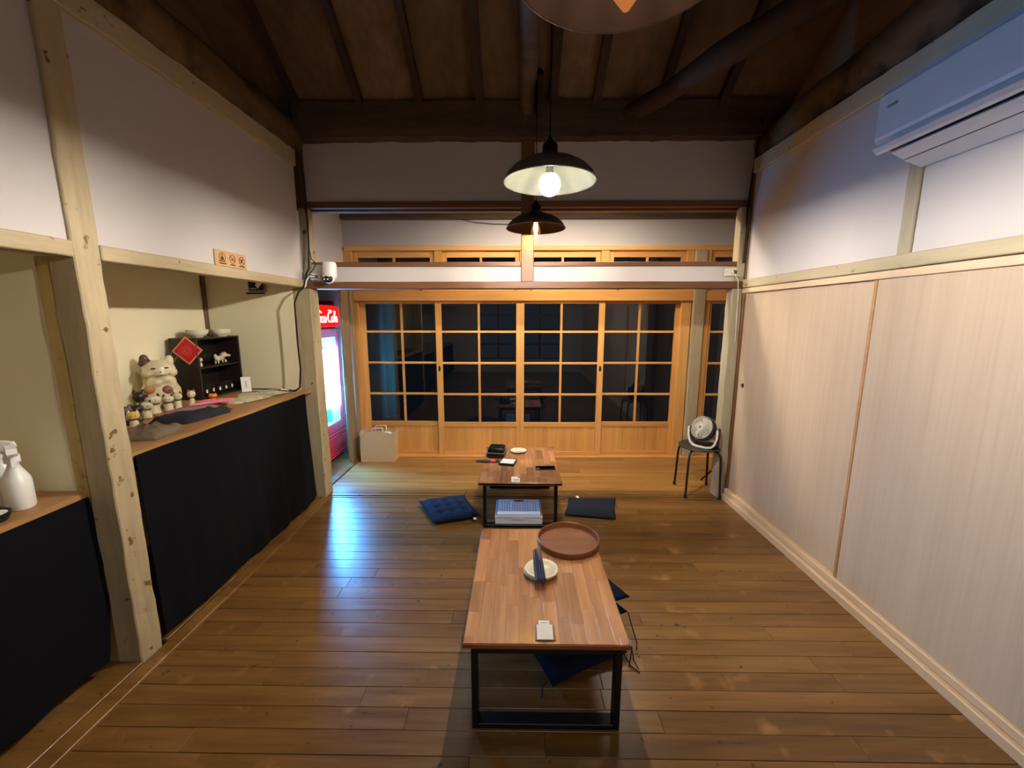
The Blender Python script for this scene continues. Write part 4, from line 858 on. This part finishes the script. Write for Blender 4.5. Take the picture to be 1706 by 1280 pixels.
figurine('tiny white cat figurine right of the row, nearest the cabinet side', -2.12, 2.575, .095, M_FW, M_FW, M_FBR, .75, R0)
figurine('slim white cat figurine with plum ear, second from the cabinet side', -2.15, 2.50, .095, M_FW, M_FW, M_PUR, .85, R0)
figurine('white cat figurine with dark ear, third from the cabinet side', -2.15, 2.43, .092, M_FW, M_FW, M_FDK, 1.0, R0)
figurine('plump white cat figurine in the middle of the front row', -2.16, 2.34, .108, M_FW, M_FW, M_FDK, 1.15, R0)
figurine('pale dog-like figurine with dark eye patch in the front row', -2.12, 2.245, .090, M_FW, M_FW, M_FDK, 1.1, R0)
figurine('black round cat figurine in the front row', -2.10, 2.165, .090, M_FDK, M_FDK, M_FDK, 1.1, R0)
figurine('grey round cat figurine at the left end of the row', -2.10, 2.095, .095, M_FGY, M_FGY, M_FGY, 1.15, R0)
figurine('yellow cat figurine half hidden by the cream post', -1.99, 2.03, .085, M_FYE, M_FW, M_FYE, 1.0, R0)
figurine('tall dark cat figurine behind the plump white one', -2.26, 2.36, .125, M_FDK, M_FW, M_FDK, .8, R0)
figurine('brown faced cat figurine in front of the big cat statue', -2.24, 2.53, .135, M_FBR, M_FW, M_FBR, .85, R0)
figurine('white cat figurine with dark cap, right before the big cat statue', -2.30, 2.63, .145, M_FW, M_FW, M_FDK, .95, R0)
figurine('cream cat figurine at back left, partly behind the cream post', -2.28, 2.20, .095, M_FW, M_FYE, M_FW, 1.3, R0)
figurine('small orange cat figurine beside the cabinet', -2.075, 2.70, .055, M_FOR, M_FOR, M_FOR, 1.5, R0, collar=M_FBR)
figurine('tiny brown figurine between the orange cat and the pink cloth', -1.97, 2.78, .03, M_FBR, M_FW, M_FBR, 1.3, R0)
figurine('small dark red figurine beside the yellow one', -2.02, 2.085, .05, M_FBR, M_FDK, M_FBR, 1.2, R0)
figurine('tiny white cat figurine on the upper cabinet shelf, near the side', -2.235, 2.825, .075, M_FW, M_FW, M_FBR, 1.0, R0, zs)
figurine('small dark figurine between the two bowls on the cabinet', -2.235, 2.98, .04, M_FBR, M_FDK, M_FBR, 1.2, R0, cz + .0005)
for k, (x, y, l) in enumerate(((-1.97, 2.16, 'flat red and white ornament before the black figurine'), (-1.955, 2.20, 'second red and white ornament beside the dark cloth'))):
    o_ = thing('red_ornament', l, 'ornament', (x, y, ZC)); blob('fish', [((x, y, ZC + .014), (.02, .034, .013)), ((x + .01, y + .02, ZC + .016), (.014, .02, .012))], .004, plain('ornament_red%d' % k, (170, 50, 36), .4), o_, 2); MB().ell((x + .012, y, ZC + .024), (.008, .014, .005), 12, 8).build('white_patch', M_WHITE, o_, True)
# white standing dog figure, upper shelf
t = thing('dog_figurine', 'white dog figure standing sideways on the upper cabinet shelf', 'figurine', (-2.25, 3.05, zs))
blob('body', [((-2.25, 3.04, zs + .04), (.018, .045, .020)), ((-2.25, 3.0, zs + .055), (.012, .014, .022)), ((-2.25, 3.085, zs + .062), (.024, .028, .022)), ((-2.232, 3.115, zs + .055), (.012, .016, .011))] + [((-2.25 + a, 3.04 + b, zs + .016), (.007, .008, .017)) for a in (-.012, .012) for b in (-.03, .045)], .0045, M_FW, t, 2)
for a in (3.075, 3.10): MB().lathe([(.007, 0), (0, .014)], (-2.25, a, zs + .08), 8).build('ear', M_FBR, t, True)
# big lucky cat statue
X0, Y0 = -2.30, 2.56
t = thing('cat_statue', 'big smiling white cat statue with brown ear patch beside the cabinet', 'statue', (X0, Y0, ZC)); H = .35
blob('body', [((X0, Y0, ZC + .09), (.095, .105, .10)), ((X0, Y0, ZC + .16), (.078, .085, .085)), ((X0 + .05, Y0 - .055, ZC + .03), (.045, .035, .032)), ((X0 + .05, Y0 + .055, ZC + .03), (.045, .035, .032)),
              ((X0 + .055, Y0 + .05, ZC + .15), (.028, .028, .055)), ((X0 + .055, Y0 - .05, ZC + .15), (.028, .028, .055)), ((X0 + .075, Y0 + .02, ZC + .19), (.026, .03, .026)), ((X0 + .075, Y0 - .02, ZC + .17), (.026, .03, .026))], .0095, M_FW, t, 3)
hd = blob('head', [((X0 + .01, Y0, ZC + .245), (.075, .088, .062)), ((X0 + .03, Y0 - .05, ZC + .225), (.045, .042, .034)), ((X0 + .03, Y0 + .05, ZC + .225), (.045, .042, .034)), ((X0 + .06, Y0, ZC + .225), (.03, .035, .025)), ((X0, Y0 - .06, ZC + .30), (.018, .024, .035)), ((X0, Y0 + .06, ZC + .30), (.018, .024, .035))], .008, M_FW, t, 3)
blob('ear_patch', [((X0 - .002, Y0 - .058, ZC + .288), (.038, .036, .028)), ((X0, Y0 - .062, ZC + .315), (.020, .024, .030))], .006, plain('patch_brown', (84, 62, 54), .5), hd, 2, label='dark brown patch and ear')
for s_ in (-1, 1): MB().ell((X0 + .080, Y0 + s_ * .032, ZC + .258), (.004, .013, .005), 12, 6).build('eye', M_FDK, hd, True)
MB().tube([(X0 + .085, Y0 - .05, ZC + .222), (X0 + .094, Y0 - .02, ZC + .213), (X0 + .095, Y0, ZC + .216), (X0 + .094, Y0 + .02, ZC + .213), (X0 + .085, Y0 + .05, ZC + .222)], .002, 6).build('mouth', M_FBR, hd, True)
MB().ell((X0 + .092, Y0, ZC + .236), (.004, .006, .004), 10, 6).build('nose', M_FBR, hd, True)
MB().ell((X0 + .078, Y0 - .062, ZC + .13), (.02, .03, .026), 14, 8).build('side_spot', plain('spot_orange', (176, 118, 66), .5), t, True)
t.rotation_euler.z = math.radians(-42)
m = MB()
g_ = thing('grass_sprig', 'thin green leaves arching between cat statue and cabinet', 'leaves', (-2.33, 2.70, ZC))
for k, (dx, dy, zz) in enumerate(((.0, .035, .36), (.04, .06, .33), (.02, -.03, .30))):
    MB().tube([(-2.34, 2.70, ZC + .01), (-2.345, 2.695, ZC + .2), (-2.34 + dx * .5, 2.70 + dy * .4, ZC + zz * .9), (-2.34 + dx, 2.70 + dy, ZC + zz)], [.003, .004, .004, .001], 5).build('leaf', bpy.data.materials.get('leaf_green') or plain('leaf_green', (92, 92, 44), .5), g_, True)
# red paper diamond
t = thing('spring_paper', 'red paper diamond with gold edge stuck on the cabinet side', 'paper', (-2.258, 2.76, 1.17))
DM = Matrix.Translation((-2.258, 2.757, 1.268)) @ Matrix.Rotation(math.radians(8), 4, 'Z') @ Matrix.Rotation(math.radians(43), 4, 'Y')
MB(DM).box(-.069, .069, 0, .002, -.069, .069).build('gold_border', plain('gold_paper', (226, 150, 84), .5), t); MB(DM).box(-.060, .060, -.001, 0, -.060, .060).build('red_sheet', plain('red_paper', (196, 24, 40), .5), t)
m = MB(DM); GM = plain('gold_print', (214, 96, 74), .4)
m.tube([(.03 * math.cos(a), -.0012, .03 * math.sin(a)) for a in [2 * PI * k / 24 for k in range(24)]], .0014, 5, True)
for k in range(6):
    a = 2 * PI * k / 6; m.ell((.016 * math.cos(a), -.0012, .016 * math.sin(a)), (.007, .001, .005), 8, 6)
m.build('round_motif', GM, t, True)
m = MB(DM)
for a in (45, 135, 225, 315): m.ell((.066 * math.cos(math.radians(a)), -.0012, .066 * math.sin(math.radians(a))), (.006, .0008, .006), 10, 6)
m.build('corner_dots', plain('dark_red', (120, 10, 24), .5), t, True)
# folded card standing by the cabinet
t = thing('folded_card', 'white upright card leaning by the right side of the cabinet', 'card', (-2.11, 3.10, ZC)); CM = Matrix.Translation((-2.11, 3.10, ZC)) @ Matrix.Rotation(math.radians(38), 4, 'Z') @ Matrix.Rotation(math.radians(-10), 4, 'X')
MB(CM).box(-.032, .032, 0, .0015, 0, .115).build('sheet', M_WHITE, t); MB(CM).box(-.002, .002, -.001, 0, .03, .08).build('text_column', M_FBR, t)
# cloths
def cloth(name, label, cat, P4, th_, mat, amp=.008, nu=16, z=ZC):
    P4 = [Vector((p[0], p[1], 0)) for p in P4]; sd = P4[0].x * 31
    def f(u, v):
        p = P4[0].lerp(P4[1], u).lerp(P4[3].lerp(P4[2], u), v); e = min(1, 6 * min(u, 1 - u, v, 1 - v) + .15)
        w_ = noise.noise_vector(p * 9 + Vector((sd, 0, 0))) * .012
        return (p.x + w_.x, p.y + w_.y, z + .001 + th_ * e + amp * e * abs(noise.noise(Vector((p.x * 26 + sd, p.y * 26, 0)))))
    bm = bmesh.new(); m = MB(); m.bm = bm
    V = [[bm.verts.new(f(i / nu, j / nu)) for j in range(nu + 1)] for i in range(nu + 1)]
    B = [[bm.verts.new((v.co.x, v.co.y, z + .0008)) for v in row] for row in V]
    for i in range(nu):
        for j in range(nu): bm.faces.new((V[i][j], V[i + 1][j], V[i + 1][j + 1], V[i][j + 1])); bm.faces.new((B[i][j + 1], B[i + 1][j + 1], B[i + 1][j], B[i][j]))
    for i in range(nu):
        bm.faces.new((V[i + 1][0], V[i][0], B[i][0], B[i + 1][0])); bm.faces.new((V[i][nu], V[i + 1][nu], B[i + 1][nu], B[i][nu])); bm.faces.new((V[0][i], V[0][i + 1], B[0][i + 1], B[0][i])); bm.faces.new((V[nu][i + 1], V[nu][i], B[nu][i], B[nu][i + 1]))
    return tag(m.build(name, mat, None, True, angle=50), label, cat)
cloth('folded_shirt', 'dark navy folded cloth on the counter edge', 'cloth', [(-1.99, 2.10), (-1.97, 2.30), (-1.76, 2.42), (-1.79, 2.13)], .036, plain('cloth_ink', (24, 28, 40), .9, 0, .2, 60, .3), .024)
cloth('folded_shirt', 'dark green folded cloth behind the navy one', 'cloth', [(-1.92, 2.27), (-1.94, 2.47), (-1.80, 2.50), (-1.79, 2.30)], .020, plain('cloth_green', (30, 40, 30), .9, 0, .2, 60, .3), .024)
cloth('folded_cloth', 'mauve folded cloth under the pink pouch', 'cloth', [(-2.06, 2.24), (-2.08, 2.46), (-1.94, 2.62), (-1.90, 2.45)], .030, plain('cloth_mauve', (134, 96, 104), .9, 0, .15, 60, .3), .010)
cloth('pink_pouch', 'flat pink cloth pouch on the mauve cloth', 'pouch', [(-2.02, 2.42), (-2.06, 2.58), (-1.90, 2.66), (-1.84, 2.56)], .008, plain('cloth_pink', (226, 124, 140), .85, 0, .06, 60, .2), .004, z=ZC + .036)
cloth('plastic_bundle', 'grey plastic-wrapped bundle at the counter front, beside the cream post', 'bundle', [(-1.93, 1.80), (-1.92, 1.98), (-1.73, 2.04), (-1.71, 1.83)], .034, plain('wrap_grey', (116, 102, 84), .25, 0, .4, 40, .5), .045)
sl_ = plain('sleeve_pale', (204, 198, 166), .4, 0, .10, 30, .3)
for k, (x_, y_, w1, w2, an, l) in enumerate(((-1.95, 2.70, .17, .15, 20, 'crumpled pale plastic sleeve nearest the pink pouch'), (-1.90, 2.76, .18, .14, -15, 'pale plastic sleeve fanned out near the counter edge'), (-1.93, 2.83, .17, .15, 35, 'pale plastic sleeve lying second from the pink pouch'),
        (-1.88, 2.90, .16, .13, 5, 'pale plastic sleeve in the middle of the pile'), (-1.97, 2.94, .15, .14, 50, 'pale plastic sleeve beside the upright white card'), (-1.82, 2.99, .14, .12, -20, 'pale plastic sleeve at the far counter edge'), (-1.93, 3.06, .16, .10, 10, 'pale folded paper before the recess end wall'))):
    c_, s_ = math.cos(math.radians(an)), math.sin(math.radians(an))
    cloth('plastic_sleeve', l, 'packaging', [(x_ + (a_ * c_ - b_ * s_), y_ + (a_ * s_ + b_ * c_)) for a_, b_ in ((-w1 / 2, -w2 / 2), (-w1 / 2, w2 / 2), (w1 / 2, w2 / 2), (w1 / 2, -w2 / 2))], .004, sl_, .020, z=ZC + .0045 * (k % 3) + .0005)['group'] = 'pale sleeves on the counter'
tag(MB().tube([(-2.10, 3.14, ZC + .006), (-1.98, 3.12, ZC + .006), (-1.92, 3.15, ZC + .006), (-1.84, 3.10, ZC + .02), (-1.80, 3.13, ZC + .006), (-1.86, 3.17, ZC + .006)], .004, 6).build('charging_cable', M_WHITE, None, True), 'white cord coiled at the far end of the counter', 'cord')
# spray bottles on lower counter
ZL = .7945
def spray(label, x, y, s=1.0, rot=0):
    t = thing('spray_bottle', label, 'bottle', (x, y, ZL))
    MB().lathe([(0, 0), (.048, 0), (.052, .006), (.052, .10), (.048, .115), (.030, .145), (.020, .165), (.018, .18), (0, .18)], (x, y, ZL), 28, sx=s, sy=s * .75).build('bottle_body', M_WHITE, t, True)
    MB().lathe([(.021, .175), (.021, .20), (.016, .205), (0, .205)], (x, y, ZL), 20).build('collar', M_WHITE, t, True)
    MB().prism([(x - .03, ZL + .205), (x + .045, ZL + .205), (x + .055, ZL + .215), (x + .05, ZL + .235), (x + .02, ZL + .243), (x - .035, ZL + .235)], y - .013, y + .013, 'y').build('spray_head', M_WHITE, t)
    MB().prism([(x + .025, ZL + .205), (x + .036, ZL + .204), (x + .046, ZL + .165), (x + .038, ZL + .162)], y - .006, y + .006, 'y').build('trigger', M_WHITE, t)
    t.rotation_euler.z = rot
spray('white spray bottle nearest the cream post on the lower counter', -1.86, 1.41, 1.0, -.6)
spray('white spray bottle cut by the left edge of the photo', -1.96, 1.44, .95, .5)
t = thing('soap_dish', 'small black dish with white sponge before the spray bottles', 'dish', (-1.83, 1.29, ZL))
MB().lathe([(0, 0), (.045, 0), (.055, .02), (.055, .03), (.051, .03), (.042, .006), (0, .005)], (-1.83, 1.29, ZL), 28).build('dish_body', M_BLKPLASTIC, t, True)
MB().lathe([(0, .006), (.04, .006), (.046, .026), (0, .032)], (-1.83, 1.29, ZL), 20).build('sponge', M_WHITE, t, True)
